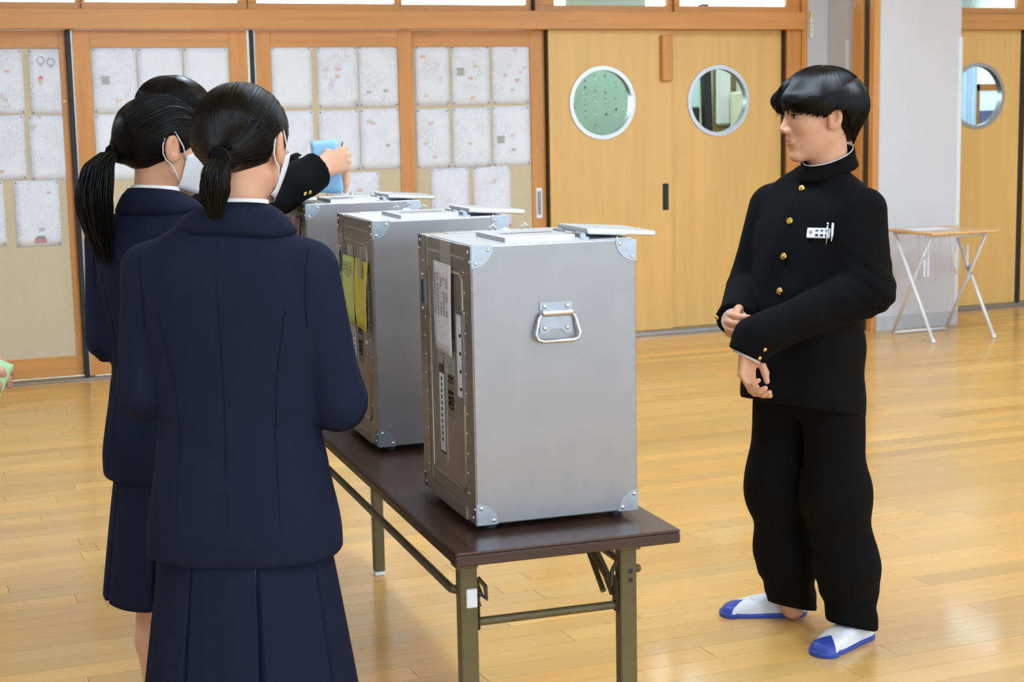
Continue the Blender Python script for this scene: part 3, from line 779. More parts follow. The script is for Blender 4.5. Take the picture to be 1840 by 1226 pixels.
    tp = B().box(.003, BW - .003, .003, .303, zt, zt + .0015, bev=.0005).build('top_cover', ALUT, root)
    for px in (.03, .12, .21, .30):
        for py in (.292, .012): B().ball((px, py, zt + .0015), .0032, 1).build('rivet', RIV, tp, smooth=True)
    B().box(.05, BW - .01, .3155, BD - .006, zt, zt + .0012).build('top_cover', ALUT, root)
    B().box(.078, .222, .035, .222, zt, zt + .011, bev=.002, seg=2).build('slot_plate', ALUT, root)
    B().box(.10, .205, .12, .130, zt + .011, zt + .0115).build('ballot_slot', BLACK, root)
    for sx in (.115, .185):
        B().tube([(sx, .245, zt), (sx, .245, zt + .016), (sx + .004, .245, zt + .02), (sx + .009, .245, zt + .02), (sx + .013, .245, zt + .016), (sx + .013, .245, zt)], .002, 8).build('staple', CHROME, root, smooth=True)
    B().ball((.145, .235, zt + .008), .010, 2, (1.2, 1, .7)).build('seal_knob', WHITEP, root, smooth=True)
    ML = Matrix.Translation((.245, 0, zt + .016)) @ Matrix.Rotation(.07, 4, 'Y')
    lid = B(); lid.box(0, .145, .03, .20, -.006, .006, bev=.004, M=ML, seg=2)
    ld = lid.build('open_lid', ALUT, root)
    for px in (.03, .115): B().ball((px, .05, .007), .004, 1, (1, 1, .6), ML).build('rivet', RIV, ld, smooth=True)
    for py in (.05, .165): B().rod((.236, py - .02, zt + .008), (.236, py + .02, zt + .008), .006, 10).box(.215, .25, py - .016, py + .016, zt + .001, zt + .005).build('hinge', GALV, root)
    return root

def face_sheet(root, y0, y1, z0, z1, m, name='posted_form', seed=1, curl=.004, tilt=0.0):
    me = sheet_mesh(y1 - y0, z1 - z0, curl, seed)
    me.transform(Matrix.Translation((-.006, y1, z0)) @ Matrix(((0, 1, 0, 0), (-1, 0, 0, 0), (0, 0, 1, 0), (0, 0, 0, 1))) @ Matrix.Rotation(tilt, 4, 'Y'))
    return link(name, me, m, root)
def marks(o, y0, y1, z0, z1, cols, rows, sd=1):
    r = random.Random(sd); b = B()
    for c in range(cols):
        for k in range(rows):
            if r.random() < .35: continue
            yy_ = y0 + (y1 - y0) * (c + .5) / cols; zz = z0 + (z1 - z0) * (k + .5) / rows
            b.box(-.0150, -.0128, yy_ - .0022, yy_ + .0022, zz - .003, zz + .003) if False else b.box(-.0118, -.0112, yy_ - .0018, yy_ + .0018, zz - .0028, zz + .0028)
    return b.build('printed_text', mat('print_grey_%d' % sd, srgb(90, 90, 104), .8), o)
bx1 = ballot_box(1, (0, .125, 0), 'nearest of the three metal ballot boxes, white form taped on its face')
bx2 = ballot_box(2, (0, .125 + .785, 0), 'middle metal ballot box with green and yellow forms taped on its face')
bx3 = ballot_box(3, (0, .125 + 1.577, 0), 'farthest metal ballot box, under the hands with the blue paper')
s = face_sheet(bx1, .115, .238, .325, .505, FORM, seed=4, curl=.004)
marks(s, .125, .225, .40, .485, 5, 12, 2)
B().box(-.0032, -.0022, .13, .20, .495, .549).build('clear_tape', TAPE, bx1)
B().box(-.0034, -.0024, .115, .19, .285, .335).build('clear_tape', TAPE, bx1)
s = face_sheet(bx2, .175, .30, .285, .452, GREENP, seed=5, curl=.006)
marks(s, .19, .28, .40, .44, 6, 5, 3)
s = face_sheet(bx2, .035, .165, .285, .452, YELLOWP, seed=8, curl=.010)
for a, c, z in ((.2, .26, .44), (.07, .13, .445), (.20, .26, .26), (.05, .11, .26)): B().box(-.0032, -.0022, a, c, z, z + .04).build('clear_tape', TAPE, bx2)
B().box(-.014, -.0134, .07, .11, .41, .46).build('clear_tape', TAPE, bx2)
face_sheet(bx3, .19, .31, .30, .50, BLUEP, seed=9, curl=.006)
face_sheet(bx3, .06, .18, .30, .51, PINKP, seed=10, curl=.008)

# ================================================================ small folding tray table by the pillar
TRAYW = mat('beech_laminate', srgb(222, 178, 122), .35, grain=(0, 25, .06), coat=.3)
WPIPE = mat('white_pipe', srgb(228, 232, 242), .3)
tr = thing('tray_table', 'small folding table with wood top and white crossed pipe legs by the pillar', 'table', (6.42, 8.45, 0), .0)
TZ = .695
tb = B().box(-.26, .26, -.24, .24, TZ - .018, TZ, bev=.008, seg=3)
tb.build('table_top', TRAYW, tr)
for s in (-1, 1):
    x = .235 * s
    f = B().tube([(x, -.235, .010), (x, .19, TZ - .02)], .011, 12).build('front_leg', WPIPE, tr, smooth=True)
    B().tube([(x, -.243, .0), (x, -.23, .024)], .0125, 10).build('leg_cap', WHITEP, f)
    if s > 0: B().tube([(x, -.235 + .425 * .56, .010 + (TZ - .03) * .56), (x, -.235 + .425 * .66, .010 + (TZ - .03) * .66)], .0118, 12).build('sticker', mat('blue_sticker', srgb(130, 136, 190), .5), f)
    B().tube([(x - s * .024, .225, .012), (x - s * .024, -.17, TZ - .02)], .010, 12).build('rear_leg', WPIPE, tr, smooth=True)
B().tube([(-.211, .222, .012), (.211, .222, .012)], .010, 12).build('floor_bar', WPIPE, tr, smooth=True)
B().tube([(-.235, .18, TZ - .03), (.235, .18, TZ - .03)], .009, 10).build('upper_bar', WPIPE, tr, smooth=True)
B().tube([(-.211, -.165, TZ - .03), (.211, -.165, TZ - .03)], .009, 10).build('upper_bar', WPIPE, tr, smooth=True)
ns = thing('notice_sheet', 'white printed sheet in clear film lying on the tray table', 'paper', (6.34, 8.50, TZ))
me = sheet_mesh(.30, .21, .0, 77); me.transform(Matrix.Rotation(math.radians(-90), 4, 'X')); me.transform(Matrix.Translation((-.15, -.1, .001)))
link('sheet', me, PAPER, ns)
CLEAR = mat('clear_vinyl', (.97, .98, 1, 1), .05, trans=1.0, ior=1.08, alpha=.55)
cv = thing('clear_vinyl_sheet', 'clear vinyl sheet hanging in folds under the tray table top', 'vinyl sheet', (6.42, 8.45, 0))
V = []; F = []
nx, nz = 40, 6
for j in range(nz + 1):
    for i in range(nx + 1):
        u = i / nx; v = j / nz
        V.append((-.25 + .40 * u, -.10 + .02 * math.sin(u * 19) * (1.2 - v) + .012 * math.sin(u * 43 + v), .40 + .275 * v - .03 * math.sin(u * 8) * (1 - v)))
for j in range(nz):
    for i in range(nx):
        a = j * (nx + 1) + i; F.append((a, a + 1, a + nx + 2, a + nx + 1))
vo = link('vinyl', np_mesh('vinyl', V, F, True), CLEAR, cv)
sd = vo.modifiers.new('thickness', 'SOLIDIFY'); sd.thickness = .001
for k, (u, z0, z1) in enumerate(((.03, .41, .52), (.10, .41, .60), (.62, .46, .56), (.86, .46, .60))):
    B().box(-.25 + .4 * u, -.25 + .4 * u + .014, -.128, -.1275, z0, z1).build('glint_strip', mat('vinyl_glint_%d' % k, srgb(228, 236, 252), .2, alpha=.85), cv)  # light reflections on the vinyl, drawn as pale strips

# ================================================================ people: smooth implicit shapes turned into meshes
def smin(a, b, k):
    h = np.clip(.5 + .5 * (b - a) / k, 0, 1)
    return b * (1 - h) + a * h - k * h * (1 - h)
def smax(a, b, k): return -smin(-a, -b, k)
def cone(P, a, b, ra, rb):
    ax, ay, az = a; dx, dy, dz = b[0] - ax, b[1] - ay, b[2] - az
    l2 = dx * dx + dy * dy + dz * dz + 1e-12
    X, Y, Z = P[0] - ax, P[1] - ay, P[2] - az
    t = np.clip((X * dx + Y * dy + Z * dz) / l2, 0, 1)
    return np.sqrt((X - t * dx) ** 2 + (Y - t * dy) ** 2 + (Z - t * dz) ** 2) - (ra + (rb - ra) * t)
def chain(P, pts, rs, k=.012):
    d = cone(P, pts[0], pts[1], rs[0], rs[1])
    for i in range(1, len(pts) - 1): d = smin(d, cone(P, pts[i], pts[i + 1], rs[i], rs[i + 1]), k)
    return d
def ell(P, c, r, R=None):
    X, Y, Z = P[0] - c[0], P[1] - c[1], P[2] - c[2]
    if R is not None:
        X, Y, Z = (R[0][0] * X + R[1][0] * Y + R[2][0] * Z, R[0][1] * X + R[1][1] * Y + R[2][1] * Z, R[0][2] * X + R[1][2] * Y + R[2][2] * Z)
    k0 = np.sqrt((X / r[0]) ** 2 + (Y / r[1]) ** 2 + (Z / r[2]) ** 2)
    k1 = np.sqrt((X / r[0] ** 2) ** 2 + (Y / r[1] ** 2) ** 2 + (Z / r[2] ** 2) ** 2) + 1e-9
    return k0 * (k0 - 1) / k1
def spline_rows(rows, n=160):
    A = np.array(sorted(rows), float); z = A[:, 0]
    zz = np.linspace(z[0], z[-1], n)
    out = [zz]
    m = np.gradient(A[:, 1:], z, axis=0)
    idx = np.clip(np.searchsorted(z, zz) - 1, 0, len(z) - 2)
    h = (z[idx + 1] - z[idx]); t = (zz - z[idx]) / h
    h00 = 2 * t ** 3 - 3 * t ** 2 + 1; h10 = t ** 3 - 2 * t ** 2 + t; h01 = -2 * t ** 3 + 3 * t ** 2; h11 = t ** 3 - t ** 2
    V = (h00[:, None] * A[idx, 1:] + (h10 * h)[:, None] * m[idx] + h01[:, None] * A[idx + 1, 1:] + (h11 * h)[:, None] * m[idx + 1])
    return zz, V
def loft(P, rows, n=2.4):
    """rows: z, cx, cy, half width, front depth, back depth"""
    zz, V = spline_rows(rows)
    Z = P[2]
    g = [np.interp(Z, zz, V[:, k]) for k in range(5)]
    x = np.abs(P[0] - g[0]) / g[2]; yv = P[1] - g[1]
    wy = np.where(yv > 0, g[3], g[4]); yv = np.abs(yv) / wy
    q = (x ** n + yv ** n) ** (1 / n)
    d = (q - 1) * np.minimum(g[2], wy)
    return smax(d, np.maximum(zz[0] - Z, Z - zz[-1]), .012)

def surfnet(fn, lo, hi, h):
    """naive surface nets of fn<0 on a regular grid"""
    lo = np.array(lo, np.float32); n = np.ceil((np.array(hi) - lo) / h).astype(int) + 1
    ax = [lo[k] + h * np.arange(n[k], dtype=np.float32) for k in range(3)]
    P = np.meshgrid(*ax, indexing='ij')
    V = np.asarray(fn([p for p in P]), np.float32)
    V[0] = np.maximum(V[0], h); V[-1] = np.maximum(V[-1], h); V[:, 0] = np.maximum(V[:, 0], h); V[:, -1] = np.maximum(V[:, -1], h)
    V[:, :, 0] = np.maximum(V[:, :, 0], h); V[:, :, -1] = np.maximum(V[:, :, -1], h)
    S = V < 0
    c = np.zeros(np.array(V.shape) - 1, np.int8)
    corners = [(i, j, k) for i in (0, 1) for j in (0, 1) for k in (0, 1)]
    sl = lambda o, m: slice(o, o + m)
    m = c.shape
    for (i, j, k) in corners: c += S[sl(i, m[0]), sl(j, m[1]), sl(k, m[2])]
    act = (c > 0) & (c < 8)
    ijk = np.argwhere(act)
    idx = np.full(m, -1, np.int32); idx[act] = np.arange(len(ijk))
    val = {cc: V[ijk[:, 0] + cc[0], ijk[:, 1] + cc[1], ijk[:, 2] + cc[2]] for cc in corners}
    acc = np.zeros((len(ijk), 3), np.float32); cnt = np.zeros(len(ijk), np.float32)
    for a in range(3):
        for cc in corners:
            if cc[a]: continue
            c2 = list(cc); c2[a] = 1; c2 = tuple(c2)
            v0, v1 = val[cc], val[c2]
            x = (v0 < 0) != (v1 < 0)
            t = np.where(x, v0 / np.where(x, v0 - v1, 1), 0)
            p = np.array(cc, np.float32)[None, :].repeat(len(ijk), 0); p[:, a] += t
            acc[x] += p[x]; cnt[x] += 1
    verts = lo + h * (ijk + acc / cnt[:, None])
    F = []
    for a in range(3):
        b1, b2 = (a + 1) % 3, (a + 2) % 3
        s0 = [slice(None)] * 3; s1 = [slice(None)] * 3
        s0[a] = slice(0, -1); s1[a] = slice(1, None)
        A, C = S[tuple(s0)], S[tuple(s1)]
        e = np.argwhere(A != C)
        ok = (e[:, b1] > 0) & (e[:, b2] > 0) & (e[:, b1] < V.shape[b1] - 1) & (e[:, b2] < V.shape[b2] - 1)
        e = e[ok]
        q = []
        for o1, o2 in ((-1, -1), (0, -1), (0, 0), (-1, 0)):
            f = e.copy(); f[:, b1] += o1; f[:, b2] += o2
            q.append(idx[f[:, 0], f[:, 1], f[:, 2]])
        q = np.stack(q, 1)
        fl = ~A[e[:, 0], e[:, 1], e[:, 2]]
        q[fl] = q[fl][:, ::-1]
        F.append(q)
    F = np.concatenate(F)
    F = F[(F >= 0).all(1)]
    return verts, F

def ev(fn, p): return np.asarray(fn([p[:, 0], p[:, 1], p[:, 2]]))
def grad(fn, p, e=.0015):
    g = np.stack([ev(fn, p + np.eye(3)[k] * e) - ev(fn, p - np.eye(3)[k] * e) for k in range(3)], 1)
    return g / (np.linalg.norm(g, axis=1, keepdims=True) + 1e-9)
def snap(fn, p, off=0.0, it=4):
    p = np.array(p, float)
    for _ in range(it): p = p - grad(fn, p) * (ev(fn, p) - off)[:, None]
    return p
def tubes(paths, rad, sides=3):
    """paths (N,M,3), rad (N,M) -> one mesh of tapered strands"""
    N_, M_, _ = paths.shape
    t = np.gradient(paths, axis=1); t /= np.linalg.norm(t, axis=2, keepdims=True) + 1e-9
    ref = np.array([.31, .57, .76]); u = np.cross(t, ref); u /= np.linalg.norm(u, axis=2, keepdims=True) + 1e-9
    w = np.cross(t, u)
    V = np.stack([paths + (u * math.cos(2 * math.pi * k / sides) + w * math.sin(2 * math.pi * k / sides)) * rad[..., None] for k in range(sides)], 2)
    V = V.reshape(-1, 3)
    i = np.arange(N_)[:, None, None]; j = np.arange(M_ - 1)[None, :, None]; k = np.arange(sides)[None, None, :]
    a = (i * M_ + j) * sides + k; b_ = (i * M_ + j) * sides + (k + 1) % sides
    F = np.stack([a, b_, b_ + sides, a + sides], -1).reshape(-1, 4)
    return V, F
def flow_strands(fn, starts, flow, steps, step, off, stop=None):
    p = snap(fn, starts, off); out = [p]; alive = np.ones(len(p), bool)
    for _ in range(steps):
        d = flow(p); n = grad(fn, p); d = d - n * (d * n).sum(1, keepdims=True)
        d /= np.linalg.norm(d, axis=1, keepdims=True) + 1e-9
        q = p + d * step
        q = q - grad(fn, q) * (ev(fn, q) - off)[:, None]
        if stop is not None: alive &= ~stop(q)
        p = np.where(alive[:, None], q, p + d * 1e-5)
        out.append(p)
    return np.stack(out, 1)
def xf(V, M):
    M = np.array(M); return V @ M[:3, :3].T + M[:3, 3]
def merge(parts):
    Vs, Fs, n = [], [], 0
    for V, F in parts: Vs.append(V); Fs.append(F + n); n += len(V)
    return np.concatenate(Vs), np.concatenate(Fs)

# ---------------------------------------------------------------- head (local: x right, y forward, z up, origin mid head)
def head_fn(P, male=True, neck=True):
    X, Y, Z = P; A = [np.abs(X), Y, Z]
    d = ell(P, (0, -.014, .034), (.073, .091, .078))
    d = smin(d, ell(P, (0, .016, -.010), (.060, .066, .080)), .03)
    d = smin(d, ell(P, (0, .026, -.056), (.043, .047, .045)), .025)          # jaw
    d = smin(d, cone(A, (.046, -.006, -.050), (.012, .058, -.090), .012, .013), .025)
    d = smin(d, ell(P, (0, .065, -.091), (.016, .015, .013)), .015)          # chin
    d = smin(d, ell(P, (0, .026, -.042), (.050, .042, .042)), .02)          # mid face
    d = smin(d, ell(A, (.036, .046, -.014), (.024, .026, .021)), .025)       # cheek
    d = smin(d, cone(A, (.012, .076, .031), (.046, .058, .031), .006, .006), .018)   # brow
    d = smax(d, -ell(A, (.031, .090, .012), (.018, .016, .011)), .012)       # eye sockets
    d = smin(d, cone(A, (.018, .0745, .014), (.044, .063, .013), .0055, .005), .006)   # upper lid
    d = smin(d, cone(A, (.018, .0735, .003), (.043, .064, .004), .0045, .004), .006)   # lower lid
    d = smax(d, -ell(A, (.0310, .082, .0085), (.0145, .018, .0038)), .002)      # eye opening
    n = cone(P, (0, .0735, .020), (0, .0935, -.020), .0062, .0092)
    n = smin(n, ell(A, (.010, .0875, -.026), (.0085, .010, .0075)), .006)
    d = smin(d, n, .009)
    d = smin(d, ell(P, (0, .0670, -.054), (.026, .014, .020)), .014)          # mouth mound
    d = smin(d, cone(A, (.004, .0838, -.0494), (.021, .0785, -.0535), .0042, .0028), .004)
    d = smin(d, cone(A, (.0, .0832, -.0602), (.018, .0785, -.0572), .0048, .0032), .004)
    d = smax(d, -cone(A, (0, .0890, -.0550), (.022, .0815, -.0555), .0017, .0012), .0015)
    # ears
    e = ell(A, (.079, -.012, .000), (.009, .019, .031), ((.94, -.34, 0), (.34, .94, 0), (0, 0, 1)))
    e = smin(e, ell(A, (.076, -.006, -.022), (.006, .010, .012)), .01)
    e = smax(e, -ell(A, (.0885, -.006, .004), (.0085, .0115, .021)), .0025)
    d = smin(d, e, .006)
    if neck:
        nr = .047 if male else .044
        d = smin(d, cone(P, (0, -.022, -.045), (0, -.020, -.160), nr, nr + .002), .025)
    return d

SKIN_BASE = np.array(srgb(214, 164, 134)[:3])
def skin_col(V, kind='head'):
    c = np.ones((len(V), 3), np.float32)
    if kind == 'head':
        x, y, z = np.abs(V[:, 0]), V[:, 1], V[:, 2]
        g = lambda cx, cy, cz, rx, ry, rz: np.exp(-(((x - cx) / rx) ** 2 + ((y - cy) / ry) ** 2 + ((z - cz) / rz) ** 2))
        lips = np.clip(1.5 * np.maximum(g(0, .088, -.0492, .018, .02, .0042), g(0, .088, -.0610, .016, .02, .0055)), 0, 1)
        c = c * (1 - lips[:, None]) + np.array((.86, .55, .58)) * lips[:, None]
        bl = .5 * np.maximum(g(.040, .065, -.025, .02, .03, .02), g(.08, -.01, 0, .02, .025, .03))
        c = c * (1 - bl[:, None]) + np.array((1.0, .80, .76)) * bl[:, None]
        brow = np.clip(1.4 * np.exp(-((z - .033 - .004 * np.cos((x - .03) / .02)) / .0035) ** 2) * ((x > .012) & (x < .050) & (y > .045)), 0, 1) * .75
        c = c * (1 - brow[:, None]) + np.array((.12, .10, .10)) * brow[:, None]
    return c
SKIN = mat('skin', tuple(SKIN_BASE) + (1,), .5, attr='Col', spec=.35, noise=(60, .03))
SKIN.node_tree.nodes['Principled BSDF'].inputs['Subsurface Weight'].default_value = .12
SKIN.node_tree.nodes['Principled BSDF'].inputs['Subsurface Radius'].default_value = (.012, .005, .003)
HAIR = mat('black_hair', srgb(8, 7, 9), .45, spec=.20, noise=(30, .25))
HAIRS = mat('black_hair_strand', srgb(9, 8, 9), .38, spec=.26)
EYEW = mat('eye_white', srgb(196, 186, 180), .25)
IRIS = mat('dark_iris', srgb(28, 18, 14), .1)

# ---------------------------------------------------------------- hand (local: x thumb side, y to the fingertips, z back of the hand)
FB = [(.028, .086, 0), (.010, .091, .002), (-.009, .088, .001), (-.026, .079, -.001)]
FLEN = [(.040, .024, .019), (.044, .028, .020), (.041, .026, .019), (.032, .019, .017)]
def hand_joints(curl, spread=(.10, .02, -.05, -.14)):
    out = []
    for i in range(4):
        a = 0; p = np.array(FB[i], float); pts = [p]
        for j in range(3):
            a += curl[i][j]
            d = np.array((math.sin(spread[i]) * math.cos(a), math.cos(spread[i]) * math.cos(a), -math.sin(a)))
            p = p + d * FLEN[i][j]; pts.append(p)
        out.append(pts)
    return out
def hand_fn(P, curl, thumb, sc=1.0):
    d = cone(P, (.020, .018, 0), (.026, .080, 0), .014, .0115)
    for a, b_, ra, rb in (((.006, .012, 0), (.009, .086, .001), .016, .012), ((-.008, .012, 0), (-.009, .083, 0), .016, .012), ((-.017, .016, 0), (-.025, .075, -.001), .013, .011)):
        d = smin(d, cone(P, a, b_, ra, rb), .012)
    d = smin(d, ell(P, (0, .004, -.001), (.027, .024, .017)), .014)
    w = ell(P, (0, -.022, 0), (.025, .048, .019))
    d = smin(d, w, .015)
    js = hand_joints(curl)
    for i, pts in enumerate(js):
        r = (.0098, .0090, .0082, .0068) if i < 3 else (.0085, .0078, .0070, .0060)
        d = smin(d, chain(P, pts, r, .004), .006)
    d = smin(d, chain(P, thumb, (.014, .0115, .0098, .0075), .006), .012)
    return d
THUMB_REST = [(.018, .018, -.006), (.040, .048, -.014), (.046, .076, -.020), (.044, .100, -.026)]
CURL_REST = [(.35, .45, .3), (.45, .5, .35), (.5, .55, .35), (.55, .6, .4)]
def hand_mesh(curl, thumb, M, mirror=False, h=.0024):
    V, F = surfnet(lambda P: hand_fn(P, curl, thumb), (-.055, -.09, -.11), (.085, .20, .045), h)
    if mirror: V = V * np.array((-1, 1, 1)); F = F[:, ::-1]
    return xf(V, M), F
def frame(o, ydir, zdir):
    y = Vector(ydir).normalized(); z = Vector(zdir); z = (z - y * z.dot(y)).normalized(); x = y.cross(z)
    return np.array(((x.x, y.x, z.x, o[0]), (x.y, y.y, z.y, o[1]), (x.z, y.z, z.z, o[2]), (0, 0, 0, 1)))
def headM(loc, yaw=0, pitch=0, roll=0, s=1.0):
    return np.array(Matrix.Translation(loc) @ Matrix.Rotation(yaw, 4, 'Z') @ Matrix.Rotation(pitch, 4, 'X') @ Matrix.Rotation(roll, 4, 'Y') @ Matrix.Scale(s, 4))
HEAD_CACHE = {}
def head_mesh(male):
    if male not in HEAD_CACHE:
        HEAD_CACHE[male] = surfnet(lambda P: head_fn(P, male), (-.10, -.13, -.20), (.10, .12, .125), .0020 if male else .0034)
    return HEAD_CACHE[male]
def eyes(parent, M):
    for s in (-1, 1):
        b = B(); b.ball((s * .031, .0625, .0085), .0130, 3)
        e = b.build('eye', EYEW, parent, smooth=True); e.data.transform(Matrix(M.tolist()))
        b = B(); b.ball((s * .0285, .0735, .0088), .0074, 3, (1, .4, 1)); i = b.build('iris', IRIS, e, smooth=True); i.data.transform(Matrix(M.tolist()))
        b = B(); b.tube([(s * .018, .0790, .0115), (s * .025, .0800, .0138), (s * .034, .0770, .0138), (s * .0445, .0690, .0110)], [.0008, .0015, .0017, .0008], 6)
        l = b.build('eyelash', HAIR, e, smooth=True); l.data.transform(Matrix(M.tolist()))
def limbs_mesh(arms, legs, chest_rows, h=.011):
    def fn(P):
        d = loft(P, chest_rows, 2.2)
        for a in arms: d = smin(d, chain(P, a[:3], (.045, .036, .024), .02), .03)
        for l in legs: d = smin(d, chain(P, l[0], l[1], .02), .03)
        return d
    allp = [q for a in arms for q in a] + [q for l in legs for q in l[0]]
    lo = np.min(np.array(allp), 0) - .12; hi = np.max(np.array(allp), 0) + .12
    lo[2] = 0.0; hi[2] = max(hi[2], max(r[0] for r in chest_rows) + .03)
    lo[:2] = np.minimum(lo[:2], (-.2, -.16)); hi[:2] = np.maximum(hi[:2], (.2, .16))
    return surfnet(fn, lo, hi, h)

# ---------------------------------------------------------------- clothing
NAVY = mat('navy_wool', srgb(26, 31, 53), .9, spec=.15, sheen=.0, noise=(260, .10), bump=(700, .12))
NAVYS = mat('navy_seam', srgb(16, 18, 42), .9, spec=.2)
BLACKW = mat('black_wool', srgb(11, 11, 13), .9, spec=.15, sheen=.0, noise=(200, .12), bump=(600, .12))
BLACKS = mat('black_seam', srgb(8, 8, 10), .9, spec=.2)
SHIRT = mat('white_shirt', srgb(232, 234, 240), .8)
GOLD = mat('gold_button', srgb(222, 186, 96), .22, 1.0)
CANVAS = mat('white_canvas', srgb(224, 228, 236), .8, bump=(500, .1))
BLUER = mat('blue_rubber', srgb(52, 74, 168), .4)
SOCK = mat('white_sock', srgb(225, 226, 230), .9)
MASKM = mat('white_mask', srgb(228, 230, 238), .85, bump=(300, .05))

def sleeve_fn(P, pts, r, seedk=0.0):
    E_, W_ = pts[-2], pts[-1]
    d = chain(P, pts, tuple(r) + (r[-1],) * (len(pts) - 3), .02)
    dv = np.array(W_) - np.array(E_); L_ = np.linalg.norm(dv); dv = dv / L_
    t = (P[0] - W_[0]) * dv[0] + (P[1] - W_[1]) * dv[1] + (P[2] - W_[2]) * dv[2]
    # soft folds gathered at the elbow and along the forearm
    E_ = pts[1]
    de = np.sqrt((P[0] - E_[0]) ** 2 + (P[1] - E_[1]) ** 2 + (P[2] - E_[2]) ** 2)
    fold = np.sin(t * 150 + 30 * P[0] + 22 * P[1] + seedk) * np.exp(-(de / .09) ** 2) * .0035
    fold += np.sin(t * 62 + 25 * P[2] + 40 * P[0] + seedk * 2) * .0020
    return smax(d + fold, t, .004)

def jacket(root, rows, arms, rad, mt, n=2.4, sh=None, h=.0065, hem=(0.0, 0.0), folds=None, name='jacket'):
    def fn(P):
        d = loft(P, rows, n)
        if sh:
            for s in (-1, 1): d = smin(d, cone(P, (s * sh[0][0], sh[0][1], sh[0][2]), (s * sh[1][0], sh[1][1], sh[1][2]), sh[2], sh[3]), .04)
        if folds is not None: d = d + folds(P)
        d = smax(d, hem[0] + hem[1] * P[1] - P[2], .005)
        for i, a in enumerate(arms): d = smin(d, sleeve_fn(P, a, rad, i * 1.7), .010)
        return d
    pts = np.array([q for a in arms for q in a])
    lo = np.minimum(pts.min(0) - .085, (-.22, -.18, rows[0][0] - .02)); hi = np.maximum(pts.max(0) + .085, (.22, .19, max(r[0] for r in rows) + .02))
    lo[2] = min(r[0] for r in rows) - .015
    V, F = surfnet(fn, lo, hi, h)
    o = link(name, np_mesh(name, V, F), mt, root)
    fn.torso = lambda P: loft(P, rows, n)
    return o, fn

def seam(root, fn, pts, m, r=.0011, name='seam', off=.0003, n=24, along=None):
    pts = np.array(pts, float); t = np.linspace(0, len(pts) - 1, n)
    p = np.stack([np.interp(t, np.arange(len(pts)), pts[:, k]) for k in range(3)], 1)
    if along is None: p = snap(fn, p, off, 6)
    else:
        for i in range(len(p)):                      # drop the stitch line straight onto the cloth
            t_ = np.linspace(0, .45, 450); L_ = p[i] + np.array(along)[None] * t_[:, None]
            k = np.where(ev(fn, L_) < off)[0]
            if len(k): p[i] = L_[k[0]]
        p[1:-1] = (p[:-2] + 2 * p[1:-1] + p[2:]) / 4
    V, F = tubes(p[None], np.full((1, n), r), 6)
    return link(name, np_mesh(name, V, F), m, root)

def surf_y(fn, x, z, y0=.45, dirn=-1):
    t_ = np.linspace(0, .6, 900); L_ = np.stack([np.full(900, x), y0 + dirn * t_, np.full(900, z)], 1)
    k = np.where(ev(fn, L_) < 0)[0]
    p = L_[k[0]]
    return p, grad(fn, p[None], .004)[0]
def band(root, rings, m, name, thick=.004, closed=False, smooth=True):
    """quad strip grid rings[v][u] -> thick cloth band"""
    A = np.array(rings); nv, nu, _ = A.shape
    F = [(j * nu + i, j * nu + (i + 1) % nu, (j + 1) * nu + (i + 1) % nu, (j + 1) * nu + i) for j in range(nv - 1) for i in range(nu if closed else nu - 1)]
    o = link(name, np_mesh(name, A.reshape(-1, 3), F, smooth), m, root)
    s = o.modifiers.new('thickness', 'SOLIDIFY'); s.thickness = thick; s.offset = 1
    return o

def lapel_collar(root, fn, nc, top, drop, m, spread=2.35, nu=40):
    rings = [[] for _ in range(7)]
    for i in range(nu):
        th = -spread + 2 * spread * i / (nu - 1)
        dx, dy = math.sin(th), -math.cos(th)
        f = (abs(th) / spread) ** 2
        zt = top - .022 * f
        low = np.array([[nc[0] + dx * (.092 + .02 * f), nc[1] + dy * (.088 + .01 * f), top - drop - .02 * f]])
        low = snap(fn, low, .005, 6)[0]
        T = np.array((nc[0] + dx * .060, nc[1] + dy * .058, zt))
        In = np.array((nc[0] + dx * .056, nc[1] + dy * .054, zt - .03))
        mid = (T * .5 + low * .5) + np.array((dx, dy, .5)) * .007
        rings[0].append(In); rings[1].append(T * .75 + In * .25); rings[2].append(T + np.array((dx, dy, .3)) * .003)
        rings[3].append(T * .72 + low * .28 + np.array((dx, dy, .5)) * .007); rings[4].append(mid)
        rings[5].append(T * .22 + low * .78 + np.array((dx, dy, .5)) * .004); rings[6].append(low)
    return band(root, rings, m, 'collar', .003)

def skirt(root, z1, z0, top, bot, m, pleats, cy=0.0, n=288, depth=.035):
    rings = []
    for j in range(26):
        v = j / 25; z = z1 + (z0 - z1) * v; ring = []
        w = top[0] + (bot[0] - top[0]) * v ** .9; dpt = top[1] + (bot[1] - top[1]) * v ** .9
        for i in range(n):
            a = 2 * math.pi * i / n
            k = 0.0
            for pa, pw in pleats:
                da = (a - pa + math.pi) % (2 * math.pi) - math.pi
                ww = pw * (.30 + .70 * v)
                if abs(da) < ww * 2.2:
                    x = da / ww
                    k -= math.exp(-(x * 2.2) ** 4) * (.35 + .65 * v)
            wob = .012 * v * math.sin(3 * a + 1.0) + .006 * v * math.sin(7 * a)
            r = 1 + k * depth / .18 + wob * 1.2
            ring.append((math.sin(a) * w * r, cy - math.cos(a) * dpt * r, z + .004 * math.sin(5 * a) * v))
        rings.append(ring)
    return band(root, rings, m, 'skirt', .003, True)

